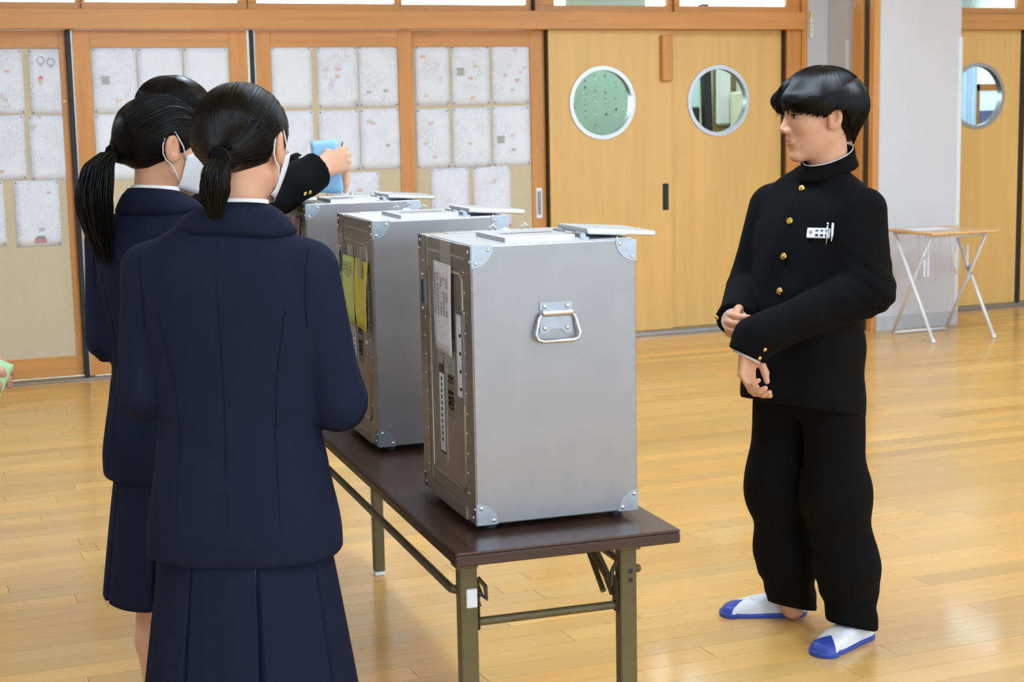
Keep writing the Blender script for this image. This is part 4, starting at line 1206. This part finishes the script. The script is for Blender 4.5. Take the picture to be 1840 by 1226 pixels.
def shoe(root, loc, yaw, sc=1.0):
    """canvas indoor shoe, y forward, origin under the heel"""
    L = .255 * sc
    def base(P, g=0.0):
        X, Y, Z = P; u = np.clip(Y / L, 0, 1)
        w = np.interp(u, [0, .12, .35, .55, .72, .88, 1], [.026, .033, .034, .040, .043, .036, .012]) * sc
        cx = np.interp(u, [0, .4, .75, 1], [0, .002, .004, .0])
        d2 = np.maximum(np.abs(X - cx) - w, np.maximum(-Y, Y - L))
        ends = np.minimum(np.sqrt((X) ** 2 + (Y - .030) ** 2) - .030, 9)
        d2 = np.where(Y < .030, np.sqrt(X ** 2 + (Y - .030) ** 2) - .031 * sc, d2)
        tw = np.sqrt((X / 1.05) ** 2 + (Y - (L - .042)) ** 2) - .0415 * sc
        d2 = np.where(Y > L - .042, tw, d2)
        return d2 - g
    def upper(P):
        X, Y, Z = P; u = np.clip(Y / L, 0, 1)
        top = np.interp(u, [0, .10, .30, .45, .60, .78, .92, 1], [.058, .062, .060, .062, .055, .042, .032, .020]) * sc
        d2 = base(P)
        r = .020
        d = smax(d2, Z - top + .35 * np.clip(np.abs(X) - .006, 0, 1) ** 1.3, .022)
        return smax(d, -Z + .004, .003)
    M = Matrix.Translation(loc) @ Matrix.Rotation(yaw, 4, 'Z')
    lo, hi = (-.065, -.02, -.005), (.065, L + .02, .085)
    V, F = surfnet(upper, lo, hi, .0032)
    s = link('shoe', np_mesh('shoe', xf(V, M), F), CANVAS, root)
    toe = lambda P: smax(upper(P) - .0016, L - .060 + .9 * np.abs(P[0]) - .010 - P[1], .002)
    V, F = surfnet(toe, lo, hi, .0028)
    link('toe_cap', np_mesh('toe_cap', xf(V, M), F), BLUER, s)
    sole = lambda P: smax(smax(base(P, .0028), P[2] - .015, .003), -P[2], .002)
    V, F = surfnet(sole, lo, hi, .003)
    link('sole', np_mesh('sole', xf(V, M), F), BLUER, s)
    b = B(); rr = [.0, .3]
    pts = snap(upper, np.array([(-.034, L * .60, .04), (-.02, L * .62, .052), (0, L * .64, .058), (.02, L * .62, .052), (.034, L * .60, .04)]), .001)
    b.tube([tuple(p) for p in pts], .0016, 6); e = b.build('elastic_edge', CANVAS, s); e.data.transform(M)
    return s

# ---------------------------------------------------------------- hair
def girl_hair(root, M, tie, tail, nst=650, seed=1, tailw=.030, tail_r=.0022, side_lock=False):
    def cap(P):
        A = [np.abs(P[0]), P[1], P[2]]
        d = ell(P, (0, -.016, .032), (.084, .104, .088))
        d = smin(d, cone(P, (0, -.07, .0), (tie[0], tie[1] + .018, tie[2]), .055, .020), .04)
        d = smax(d, P[1] - .052 - .75 * (P[2] - .02), .008)
        d = smax(d, (-.034 + .55 * (P[1] + .02)) - P[2], .010)
        d = smax(d, -ell(A, (.084, -.008, -.006), (.030, .021, .033)), .008)
        return d
    V, F = surfnet(cap, (-.11, -.17, -.11), (.11, .12, .14), .0034)
    hr = link('hair', np_mesh('hair', xf(V, M), F), HAIR, root)
    r = np.random.RandomState(seed)
    N_ = nst
    th = r.uniform(-1, 1, N_); ph = r.uniform(0, 1, N_)
    # starting points on the front and side hairline and over the crown
    a = r.uniform(-math.pi, math.pi, N_); el = r.uniform(-.35, 1.45, N_)
    st = np.stack([.09 * np.sin(a) * np.cos(el), -.016 + .10 * np.cos(a) * np.cos(el), .032 + .09 * np.sin(el)], 1)
    st = st[(st[:, 1] < .052 + .75 * (st[:, 2] - .02)) & (st[:, 2] > -.034 + .55 * (st[:, 1] + .02))]
    T = np.array(tie)
    fl = lambda p: (T - p) + np.array((0, 0, .10))[None] * np.clip((p[:, 1:2] + .02) / .1, 0, 1)
    S_ = flow_strands(cap, st, fl, 26, .0085, .0007, stop=lambda q: np.linalg.norm(q - T, axis=1) < .022)
    rad = .0011 * np.ones(S_.shape[:2]) * (1 - .6 * np.abs(np.linspace(-1, 1, S_.shape[1]))[None] ** 3)
    V, F = tubes(S_, rad, 3)
    link('hair_strands', np_mesh('hair_strands', xf(V, M), F), HAIRS, hr)
    # tie and tail
    Mt = Matrix(M.tolist())
    b = B(); b.ball(tie, .019, 2, (1, .75, 1)); o = b.build('hair_tie', BLACKW, hr, smooth=True); o.data.transform(Mt)
    tp = np.array(tail); n = 26
    tt = np.linspace(0, len(tp) - 1, n)
    core = np.stack([np.interp(tt, np.arange(len(tp)), tp[:, k]) for k in range(3)], 1)
    for _ in range(3): core[1:-1] = (core[:-2] + 2 * core[1:-1] + core[2:]) / 4
    NS = 320
    ang = r.uniform(0, 2 * math.pi, NS); rr_ = np.sqrt(r.uniform(0, 1, NS))
    s = np.linspace(0, 1, n)
    env = tailw * (.42 + .85 * np.sin(np.clip(s * 1.25 + .12, 0, 1) * math.pi * .62)) * (1 - .55 * np.clip((s - .6) / .4, 0, 1) ** 1.5)
    ox = (np.cos(ang) * rr_)[:, None] * env[None]; oy = (np.sin(ang) * rr_)[:, None] * env[None] * .75
    wv = .0025 * np.sin(s[None] * 9 + r.uniform(0, 6, NS)[:, None])
    lens = r.uniform(.86, 1.0, NS)
    paths = np.zeros((NS, n, 3))
    for k in range(3): paths[:, :, k] = np.stack([np.interp(s * l, s, core[:, k]) for l in lens])
    inv = np.linalg.inv(np.array(M)[:3, :3])
    ex_ = inv @ np.array((1, 0, 0)); ey_ = inv @ np.array((0, 1, 0)); ex_ /= np.linalg.norm(ex_); ey_ /= np.linalg.norm(ey_)
    paths += (ox + wv)[..., None] * ex_ + oy[..., None] * ey_
    rad = tail_r * (1 - .75 * np.clip((s - .55) / .45, 0, 1))[None] * r.uniform(.7, 1.1, NS)[:, None]
    V, F = tubes(paths, rad, 4)
    link('ponytail', np_mesh('ponytail', xf(V, M), F), HAIRS, hr)
    return cap

def boy_hair(root, M, seed=3, zfront=.030, style='mop', nst=1900):
    def cut(P):
        """lower edge of the hair as a height that changes around the head"""
        phi = np.arctan2(np.abs(P[0]), P[1] + .012)             # 0 front .. pi back
        if style == 'mop':
            z = np.interp(phi, [0, .35, .55, .9, 1.25, 1.5, 1.75, 2.1, 2.6, 3.15], [.044, .032, .020, .012, .004, .020, .014, -.034, -.060, -.072])
        else:
            z = np.interp(phi, [0, .5, .9, 1.2, 1.6, 2.0, 2.6, 3.15], [.062, .058, .056, .03, .034, .0, -.045, -.055])
        return z
    big = 1.0 if style == 'mop' else .0
    def cap(P):
        d = ell(P, (0, -.014, .036), (.086 + .006 * big, .105 + .006 * big, .086 + .004 * big))
        if style == 'mop':
            d = smin(d, ell(P, (0, -.030, .022), (.092, .094, .062)), .03)
            d = smin(d, ell([np.abs(P[0]), P[1], P[2]], (.040, .052, .048), (.040, .050, .030)), .02)
            d = smin(d, cone(P, (0, -.076, .01), (0, -.062, -.066), .046, .030), .03)
        d = smax(d, cut(P) - P[2], .007)
        A = [np.abs(P[0]), P[1], P[2]]
        d = smax(d, -ell(A, (.092, -.008, .000), (.030, .023, .034)), .008)
        return d
    V, F = surfnet(cap, (-.12, -.15, -.09), (.12, .13, .15), .0032)
    hr = link('hair', np_mesh('hair', xf(V, M), F), HAIR, root)
    def shell(P):
        d = ell(P, (0, -.014, .036), (.086 + .006 * big, .105 + .006 * big, .086 + .004 * big))
        if style == 'mop':
            d = smin(d, ell(P, (0, -.030, .022), (.092, .094, .062)), .03)
            d = smin(d, ell([np.abs(P[0]), P[1], P[2]], (.040, .052, .048), (.040, .050, .030)), .02)
            d = smin(d, cone(P, (0, -.076, .01), (0, -.062, -.066), .046, .030), .03)
        return d
    r = np.random.RandomState(seed); N_ = nst
    a = r.uniform(-math.pi, math.pi, N_); q = np.sqrt(r.uniform(.0, 1, N_)) * .62 * np.where(r.uniform(0, 1, N_) < .25, 1.9, 1.0)
    wh = np.array((.012, -.045, .13))
    st = np.stack([.008 + np.sin(a) * np.sin(q) * .09, -.034 + np.cos(a) * np.sin(q) * .10, .036 + .088 * np.cos(q)], 1)
    fl = lambda p: (p - wh) * np.array((1, 1.1, .35)) + np.array((0, 0, -.055)) + .012 * np.stack([np.sin(p[:, 1] * 160 + 3), np.cos(p[:, 0] * 140), 0 * p[:, 0]], 1)
    off = .0012
    jag = r.uniform(-.009, .006, N_)
    def stop(qp):
        return qp[:, 2] < cut([qp[:, 0], qp[:, 1], qp[:, 2]]) + jag
    S_ = flow_strands(shell, st, fl, 30, .0075, off, stop=stop)
    sL = np.linspace(0, 1, S_.shape[1]); rad = .0017 * np.ones(S_.shape[:2]) * ((1 - .85 * sL ** 4) * np.clip(.15 + sL * 5, 0, 1))[None]
    V, F = tubes(S_, rad, 3)
    link('hair_strands', np_mesh('hair_strands', xf(V, M), F), HAIRS, hr)
    if style == 'mop':                                # loose fringe locks
        K = 150; u = r.uniform(-1, 1, K); s = np.linspace(0, 1, 14)
        x0 = u * .050; y0 = .056 - .016 * u ** 2; z0 = np.full(K, .104) - .02 * u ** 2
        x1 = u * .066 + .006 * r.randn(K); y1 = .097 - .030 * u ** 2 + .004 * r.randn(K); z1 = np.where(np.abs(u) < .12, .045, .022) + .008 * r.randn(K)
        pth = np.stack([np.outer(1 - s, x0).T + np.outer(s, x1).T, np.outer(1 - s, y0).T + np.outer(s, y1).T + .013 * np.sin(math.pi * s)[None], np.outer(1 - s ** 1.5, z0).T + np.outer(s ** 1.5, z1).T], 2)
        V, F = tubes(pth, .0017 * (1 - .85 * s ** 3)[None] * np.ones((K, 1)), 3)
        link('fringe', np_mesh('fringe', xf(V, M), F), HAIRS, hr)
    return hr

def face_mask(root, M):
    """mask lying over nose and chin, ear loops"""
    f = lambda P: head_fn(P, False, False)
    rings = []
    for j in range(9):
        v = j / 8; ring = []
        for i in range(25):
            u = -1 + 2 * i / 24
            th = u * 1.18
            z = -.002 + .010 * (1 - abs(u)) - (.098 + .010 * (1 - abs(u))) * v * (1 - .25 * abs(u) ** 2) - .012 * abs(u) ** 2
            rmax = .14; dirx, diry = math.sin(th), math.cos(th)
            t = np.linspace(.02, .14, 80)
            pts = np.stack([dirx * t, -.005 + diry * t, np.full(80, z)], 1)
            val = ev(f, pts)
            k = np.where(val > .004)[0]; inside = np.where(val < .004)[0]
            rr_ = t[inside[-1]] if len(inside) else .05
            rr_ = max(rr_, .060 if abs(u) < .8 else .05)
            ring.append((dirx * rr_, -.005 + diry * rr_, z))
        rings.append(ring)
    A = np.array(rings)
    for _ in range(3):
        A[1:-1] = (A[:-2] + 2 * A[1:-1] + A[2:]) / 4
        A[:, 1:-1] = (A[:, :-2] + 2 * A[:, 1:-1] + A[:, 2:]) / 4
    A = A + np.array((0, .003, 0))
    mk = band(root, [xf(q, M) for q in A], MASKM, 'face_mask', .0015)
    for s, col in ((-1, 0), (1, -1)):
        up, lowp = A[1, col], A[-2, col]
        pts = [up, up * .6 + np.array((s * .084, -.004, .030)) * .4 + np.array((s * .006, 0, .006)), (s * .083, -.008, .036), (s * .082, -.020, .034), (s * .081, -.030, .022), (s * .080, -.034, .004), (s * .078, -.032, -.014), (s * .077, -.024, -.028), (s * .077, -.012, -.036), lowp * .5 + np.array((s * .077, -.006, -.042)) * .5 + np.array((s * .004, 0, 0)), lowp]
        b = B(); b.tube([tuple(p) for p in pts], .0016, 6); l = b.build('ear_loop', MASKM, mk, smooth=True); l.data.transform(Matrix(M.tolist()))
    return mk

# ================================================================ the students
GIRL_ROWS = [(.660, 0, .0, .190, .130, .130), (.71, 0, 0, .188, .130, .134), (.80, 0, .0, .172, .120, .124), (.90, 0, 0, .156, .108, .106), (1.0, 0, 0, .164, .112, .104),
             (1.10, 0, -.004, .178, .116, .108), (1.18, 0, -.012, .176, .104, .104), (1.24, 0, -.022, .145, .078, .088), (1.285, 0, -.03, .092, .056, .064), (1.315, 0, -.034, .060, .05, .05)]
BODY_ROWS_G = [(.45, 0, 0, .13, .09, .10), (.75, 0, 0, .145, .095, .105), (.95, 0, 0, .115, .08, .08), (1.12, 0, -.005, .135, .085, .085), (1.24, 0, -.02, .10, .05, .06), (1.33, 0, -.035, .046, .045, .045)]
def girl(label, loc, heading, arms, hM, tie, tail, pleats, hands=None, zh=.0, tailw=.03, mask=True, nst=650, skirt_z0=.375, seed=1, cx=0.0):
    root = thing('person', label, 'person', loc, -heading)
    hv, hf = head_mesh(False)
    parts = [(xf(hv, hM), hf)]; cols = [skin_col(hv)]
    hd = hands or [None, None]
    for i, a in enumerate(arms):
        dv = np.array(a[2]) - np.array(a[1])
        m = hd[i] if hd[i] is not None else frame(a[2], dv, (0, 0, 1) if i == 0 else (0, 0, 1))
        V, F = hand_mesh(CURL_REST, THUMB_REST, m, mirror=(i == 0), h=.0034)
        parts.append((V, F)); cols.append(skin_col(V, 'x'))
    legs = [([(s * .085, 0, .62), (s * .085, .01, .42), (s * .082, -.012, .25), (s * .08, -.005, .03)], (.075, .055, .050, .034)) for s in (-1, 1)]
    V, F = limbs_mesh(arms, legs, BODY_ROWS_G); parts.append((V, F)); cols.append(skin_col(V, 'x'))
    V, F = merge(parts)
    link('body', np_mesh('body', V, F, True, np.concatenate(cols)), SKIN, root)
    sh = ((.05, -.025, 1.275), (.150, -.012, 1.216), .036, .046)
    fl = lambda P: .0014 * np.sin(P[2] * 60 + P[0] * 25) * np.exp(-((P[2] - .93) / .10) ** 2) + .0008 * np.sin(P[0] * 40 + P[2] * 12)
    jk, fn = jacket(root, GIRL_ROWS, arms, (.064, .055, .050), NAVY, sh=sh, folds=fl)
    lapel_collar(root, fn, (cx, -.036), 1.345, .052, NAVY)
    seam(jk, fn, [(0, -.4, 1.275), (0, -.4, 1.0), (0, -.4, .665)], NAVYS, along=(0, 1, 0))
    for s in (-1, 1):
        seam(jk, fn, [(s * .120, -.4, 1.15), (s * .095, -.4, 1.0), (s * .090, -.4, .90), (s * .105, -.4, .665)], NAVYS, along=(0, 1, 0))
        S = arms[0 if s > 0 else 1][0]
        seam(jk, fn, [(s * .158, -.4, 1.255), (s * .156, -.4, 1.21), (s * .153, -.4, 1.16), (s * .155, -.4, 1.11)], NAVYS, .0014, along=(0, 1, 0))
    # white shirt collar peeping out
    rg = [[], []]
    for i in range(40):
        a = 2 * math.pi * i / 40
        for k, z in enumerate((1.315, 1.352)): rg[k].append((cx + math.sin(a) * .0535, -.036 - math.cos(a) * .0515, z - .012 * (1 + math.cos(a + math.pi)) / 2))
    band(root, rg, SHIRT, 'shirt_collar', .002, True)
    skirt(root, .74, skirt_z0, (.155, .108), (.215, .165), NAVY, pleats, depth=.06)
    for s in (-1, 1):
        shoe(root, (s * .08, -.065, 0), -s * .12, .92)
        V, F = surfnet(lambda P: chain(P, [(s * .08, -.005, .05), (s * .08, -.008, .13)], (.041, .046)), (s * .08 - .06, -.07, .0), (s * .08 + .06, .06, .19), .006)
        link('sock', np_mesh('sock', V, F), SOCK, root)
    girl_hair(root, hM, tie, tail, nst, seed, tailw)
    if mask: face_mask(root, hM)
    eyes(root, hM)
    return root

PL = lambda off, n=8, w=.085: [(off + 2 * math.pi * k / n, w * .42) for k in range(n)]
# girl nearest to the camera, back turned
gA = girl('girl in navy blazer seen from behind, short ponytail, nearest the camera',
     (.643, 2.994, 0), math.radians(27),
     [[(.140, -.012, 1.205), (.190, .0, .960), (.125, .215, .945)], [(-.150, -.012, 1.208), (-.175, -.005, .985), (-.10, .20, .975)]],
     headM((.030, .012, 1.442), math.radians(-14), math.radians(-6), 0, 1.0), (.012, -.116, -.030),
     [(.012, -.120, -.030), (.010, -.128, -.055), (.006, -.122, -.095), (.0, -.110, -.140)], PL(.30, 8, .10), tailw=.021, skirt_z0=.36, cx=.026)
# girl behind her with the long ponytail
gB = girl('girl in navy blazer with long ponytail and white mask, looking towards the boxes',
     (.650, 3.72, 0), math.radians(48),
     [[(.158, -.012, 1.212), (.19, .06, .985), (.10, .25, .98)], [(-.156, -.012, 1.212), (-.155, -.03, .99), (-.06, .16, .96)]],
     headM((.005, .0, 1.432), math.radians(-32), math.radians(-6), 0, 1.0), (-.010, -.122, -.020),
     [(-.010, -.125, -.020), (-.012, -.150, -.05), (-.016, -.155, -.12), (-.020, -.140, -.20), (-.015, -.120, -.275)], PL(.15, 8, .10), tailw=.036, seed=5, skirt_z0=.375)

# ---------------------------------------------------------------- boys in black stand collar uniform
def boy(label, loc, heading, arms, hM, hands, legs, feet, nc, style, rows, sh, collar_z, buttons=True, tagp=True, hres=.0065, cuffs=True, seed=3, hem=(0.0, 0.0)):
    root = thing('person', label, 'person', loc, -heading)
    hv, hf = head_mesh(True)
    parts = [(xf(hv, hM), hf)]; cols = [skin_col(hv)]
    for i, hnd in enumerate(hands):
        V, F = hand_mesh(hnd[1], hnd[2], hnd[0], mirror=(i == 0), h=.0024)
        parts.append((V, F)); cols.append(skin_col(V, 'x'))
    body_legs = [(l, (.07, .05, .04, .035)[:len(l)]) for l in legs]
    rows_in = [(r[0], r[1], r[2], r[3] * .8, r[4] * .75, r[5] * .75) for r in rows if r[0] > .72]
    V, F = limbs_mesh(arms, body_legs, rows_in); parts.append((V, F)); cols.append(skin_col(V, 'x'))
    V, F = merge(parts)
    link('body', np_mesh('body', V, F, True, np.concatenate(cols)), SKIN, root)
    fl = lambda P: .003 * np.sin(P[2] * 42 + P[0] * 30 + P[1] * 12) * np.exp(-((P[2] - .85) / .2) ** 2) + .0018 * np.sin(P[0] * 50 + P[2] * 14)
    jk, fn = jacket(root, rows, arms, (.070, .066, .055), BLACKW, sh=sh, folds=fl, h=hres, hem=hem)
    # stand collar
    rg = [[] for _ in range(3)]; N_ = 48; edge = []
    for i in range(N_):
        a = 2 * math.pi * i / N_; c = math.cos(a)              # a=0 back
        zt = collar_z + .028 * c; zb = zt - .048 + .006 * (1 - c) / 2
        for k, (z, g) in enumerate(((zb, 1.16), ((zb + zt) / 2, 1.04), (zt, 1.0))):
            rg[k].append((nc[0] + math.sin(a) * .067 * g, nc[1] - math.cos(a) * (.074 if c > 0 else .076) * g, z))
        edge.append((nc[0] + math.sin(a) * .0645, nc[1] - math.cos(a) * (.0715 if c > 0 else .0735), zt + .0015))
    co = band(root, rg, BLACKW, 'stand_collar', .003, True)
    b = B(); b.tube(edge, .0016, 6, closed=True); b.build('collar_liner', SHIRT, co, smooth=True)
    fz = collar_z - .026
    seam(co, lambda P: np.sqrt((P[0] - nc[0]) ** 2 + (P[1] - nc[1]) ** 2) - .081, [(nc[0] + .004, nc[1] + .07, fz), (nc[0] + .004, nc[1] + .07, fz - .045)], BLACKS, .002)
    # front opening, hem and armhole seams
    seam(jk, fn, [(.012, .45, rows[-2][0] - .01), (.012, .45, 1.02)], BLACKS, .0013, along=(0, -1, 0))
    for s in (-1, 1): seam(jk, fn, [(s * .156, .45, 1.265), (s * .152, .45, 1.20), (s * .155, .45, 1.13)], BLACKS, .0013, along=(0, -1, 0))
    if buttons:
        for z in buttons:
            p, nrm = surf_y(fn.torso, 0.0, z); p = p + nrm * .003
            Mq = Matrix.Translation(p) @ Vector(nrm).to_track_quat('Z', 'Y').to_matrix().to_4x4()
            b = B(); b.ball((0, 0, 0), .0105, 3, (1, 1, .5), Mq); bo = b.build('gold_button', GOLD, root, smooth=True)
            b = B(); b.tube([tuple(Mq @ Vector((.0075 * math.cos(k * .5236), .0075 * math.sin(k * .5236), .0035))) for k in range(12)], .0009, 5, closed=True); b.build('button_rim', GOLD, bo, smooth=True)
    if cuffs:
        for a, sgn in zip(arms, cuffs):
            E_, W_ = np.array(a[-2]), np.array(a[-1]); dv = (W_ - E_) / np.linalg.norm(W_ - E_)
            for k in (.028, .052):
                p = snap(fn, (W_ - dv * k + np.array(sgn) * .1)[None], .002, 8)[0]; nrm = grad(fn, p[None])[0]
                b = B(); b.ball((0, 0, 0), .0062, 2, (1, 1, .5), Matrix.Translation(p) @ Vector(nrm).to_track_quat('Z', 'Y').to_matrix().to_4x4()); b.build('cuff_button', GOLD, root, smooth=True)
            # shirt cuff rim
            q = Vector(dv).to_track_quat('Z', 'Y').to_matrix().to_4x4()
            b = B(); b.rod(tuple(W_ - dv * .02), tuple(W_ + dv * .006), .039, 20); b.build('shirt_cuff', SHIRT, root, smooth=True, auto=.6)
    # trousers
    def tro(P):
        d = None
        for k, l in enumerate(legs):
            lg = chain(P, l, (.088, .082, .074, .071)[:len(l)], .08)
            tz = P[2]
            lg = lg + .0022 * np.sin(tz * 80 + P[0] * 60 + P[1] * 50 + k * 2) * np.exp(-((tz - .12) / .08) ** 2) + .002 * np.sin(tz * 40 + P[1] * 35 + k) * np.exp(-((tz - .42) / .16) ** 2)
            lg = smax(lg, .044 + .30 * (P[1] - l[-1][1]) - tz, .004)
            d = lg if d is None else smin(d, lg, .02)
        d = smin(d, ell(P, (0, .018, .76), (.135, .105, .12)), .05)
        return smax(d, P[2] - .86, .01)
    allp = np.array([q for l in legs for q in l])
    V, F = surfnet(tro, (allp[:, 0].min() - .12, allp[:, 1].min() - .13, .02), (allp[:, 0].max() + .12, allp[:, 1].max() + .14, .88), .0075)
    link('trousers', np_mesh('trousers', V, F), BLACKW, root)
    for (fx, fy, yaw) in feet: shoe(root, (fx, fy, 0), yaw)
    boy_hair(root, hM, seed, style=style)
    eyes(root, hM)
    return root, fn, jk

D_ROWS = [(.590, 0, .030, .178, .140, .145), (.640, 0, .030, .178, .140, .145), (.70, 0, .030, .178, .140, .140), (.80, 0, .026, .172, .132, .130), (.92, 0, .018, .168, .124, .120), (1.05, 0, .004, .172, .116, .118),
          (1.16, 0, -.012, .180, .110, .114), (1.235, 0, -.024, .168, .090, .100), (1.285, 0, -.034, .120, .066, .078), (1.315, 0, -.04, .078, .060, .062), (1.325, 0, -.042, .060, .050, .052)]
hD_L = frame((-.032, .296, .872), (.0, .10, -1), (.98, .157, 0))
hD_R = frame((.100, .195, .915), (-.45, .85, .0), (.85, .45, .1))
D_loc = (2.43, 3.78, 0); D_head = math.radians(-108)
bD, fnD, jkD = boy('boy in black gold-buttoned uniform standing right of the boxes',
    D_loc, D_head,
    [[(.152, -.015, 1.212), (.200, .02, .985), (.095, .205, .915)], [(-.152, -.022, 1.212), (-.208, .012, 1.005), (-.042, .276, .892), (-.030, .298, .842)]],
    headM((-.008, -.014, 1.468), math.radians(-28), math.radians(-5), 0, 1.09),
    [(hD_R, [(.7, .8, .5), (.8, .9, .5), (.8, .9, .5), (.8, .9, .5)], THUMB_REST), (hD_L, [(.45, .7, .4), (.6, .9, .5), (.7, .9, .5), (.8, .9, .5)], [(.018, .018, -.006), (.042, .046, -.016), (.046, .074, -.030), (.038, .096, -.042)])],
    [[(.080, .015, .72), (.092, .025, .42), (.098, -.015, .22), (.100, -.050, .04)], [(-.085, .005, .72), (-.105, .015, .42), (-.125, -.015, .22), (-.134, -.030, .04)]],
    [(.112, -.125, -math.radians(42)), (-.134, -.105, math.radians(4))], (-.020, -.046), 'mop', D_ROWS, ((.05, -.035, 1.290), (.148, -.018, 1.212), .038, .054), 1.362,
    buttons=(1.274, 1.187, 1.092, .998), cuffs=((.3, .5, 0), (-.7, .3, -.3)), hem=(.655, .24))
# name badge and pens on the chest
p, nrm = surf_y(fnD.torso, -.098, 1.158); p = p + nrm * .004
nv = Vector(nrm); up = Vector((0, 0, 1)); up = (up - nv * up.dot(nv)).normalized(); rt = up.cross(nv)
Mb = Matrix(((rt.x, up.x, nv.x, p[0]), (rt.y, up.y, nv.y, p[1]), (rt.z, up.z, nv.z, p[2]), (0, 0, 0, 1)))
nb = B().box(-.033, .033, -.014, .014, -.002, .003, bev=.002, M=Mb).build('name_badge', WHITEP, bD)
B().ball((-.021, .001, .003), .006, 2, (1, 1, .1), Mb).build('badge_emblem', mat('emblem_tan', srgb(170, 150, 140), .5), nb)
mk_ = mat('badge_ink', srgb(90, 100, 140), .6)
for k in range(3): B().box(-.008 + k * .014, .000 + k * .014, .003, .009, .003, .0034, M=Mb).build('badge_mark', mk_, nb)
for k in range(3): B().box(-.008 + k * .014, .001 + k * .014, -.010, -.003, .003, .0034, M=Mb).build('badge_mark', mat('badge_ink_dark_%d' % k, srgb(50, 50, 60), .6), nb)
for k, xx in enumerate((.026, .040)):
    b = B(); b.tube([tuple(Mb @ Vector((xx, .024, .006))), tuple(Mb @ Vector((xx + .002, -.004, .007))), tuple(Mb @ Vector((xx + .001, -.034 + .012 * k, .005)))], [.0034, .003, .0012], 8); pe = b.build('pen_clip', CHROME if k == 0 else WHITEP, bD, smooth=True)
    b = B(); b.ball((xx, .025, .006), .0042, 2, (1, 1, 1), Mb); b.build('pen_cap', CHROME, pe, smooth=True)

# boy casting a vote at the farthest box
C_ROWS = [(r[0] * 1.015, r[1], r[2] * .6, r[3], r[4], r[5]) for r in D_ROWS]
hC_R = frame((.148, .388, 1.345), (-.03, .92, .32), (1, 0, .15))
hC_L = frame((.005, .400, 1.352), (.70, .70, .05), (0, 0, 1))
FIST = [(1.1, 1.3, .8), (1.2, 1.35, .8), (1.25, 1.35, .8), (1.25, 1.35, .8)]
bC, fnC, jkC = boy('boy in black uniform reaching over the farthest box, mostly hidden behind the two girls',
    (.835, 4.62, 0), math.radians(90),
    [[(.162, -.012, 1.255), (.235, .13, 1.225), (.150, .385, 1.345)], [(-.162, -.012, 1.255), (-.13, .20, 1.21), (.0, .390, 1.345)]],
    headM((.0, .015, 1.488), math.radians(-6), math.radians(-12), 0, 1.05),
    [(hC_R, FIST, [(.018, .018, -.006), (.036, .046, -.018), (.030, .070, -.030), (.018, .084, -.036)]), (hC_L, [(.9, .6, .3), (.9, .6, .3), (.9, .7, .3), (.9, .8, .3)], THUMB_REST)],
    [[(.085, .0, .72), (.095, .02, .42), (.10, -.01, .22), (.10, -.01, .06)], [(-.085, .0, .72), (-.095, .02, .42), (-.10, -.01, .22), (-.10, -.01, .06)]],
    [(.10, -.075, -.1), (-.10, -.075, .1)], (0, -.03), 'short', C_ROWS, ((.05, -.02, 1.31), (.158, -.010, 1.242), .040, .056), 1.392,
    buttons=(1.30, 1.21, 1.12, 1.03), cuffs=((1, 0, -.6), (-1, 0, 0)), seed=8, hem=(.65, .0))

# things held at the farthest box
BLUEF = mat('blue_ballot', srgb(150, 200, 236), .8, noise=(20, .02))
bp = thing('ballot_paper', 'folded light blue ballot paper held over the farthest box', 'paper', (1.225, 4.51, 1.275))
me = sheet_mesh(.078, .150, .004, 31); me.transform(Matrix.Rotation(-.38, 4, 'Z') @ Matrix.Rotation(-.10, 4, 'Y')); link('sheet', me, BLUEF, bp)
me = sheet_mesh(.060, .115, .003, 32); me.transform(Matrix.Translation((.012, .006, .0)) @ Matrix.Rotation(-.38, 4, 'Z') @ Matrix.Rotation(.05, 4, 'Y')); link('folded_flap', me, BLUEF, bp)
pn_ = thing('pen', 'slim pale blue pen held in the raised hand', 'pen', (1.283, 4.48, 1.36))
B().tube([(0, 0, 0), (.012, .0, .06)], .0045, 10).build('barrel', mat('pen_blue', srgb(190, 214, 240), .3), pn_, smooth=True, auto=.6)
B().tube([(.007, -.005, .03), (.013, -.005, .062)], .0015, 6).build('clip', BLACK, pn_, smooth=True)

# person standing just outside the frame on the left, fingertips and a green slip visible
hE_R = frame((.075, .235, 1.005), (-.05, .95, .12), (.5, -.1, .85))
gE = girl('person in navy blazer at the left edge, only a fingertip holding a green slip visible',
     (-.130, 3.38, 0), math.radians(85),
     [[(.158, -.012, 1.212), (.19, .02, .985), (.075, .228, .995)], [(-.158, -.012, 1.212), (-.19, .0, .985), (-.09, .20, .96)]],
     headM((.0, .012, 1.442), 0, math.radians(-9), 0, 1.0), (0, -.118, -.02),
     [(0, -.12, -.02), (0, -.14, -.05), (0, -.135, -.10), (0, -.12, -.16)], PL(.30, 8, .10), hands=[hE_R, None], nst=300, seed=9)
gp_ = thing('green_slip', 'pale green paper slip held at the left edge of the picture', 'paper', (.151, 3.345, .942))
me = sheet_mesh(.07, .11, .003, 51); me.transform(Matrix.Rotation(.45, 4, 'Y')); link('sheet', me, mat('pale_green_paper', srgb(190, 238, 190), .8), gp_)
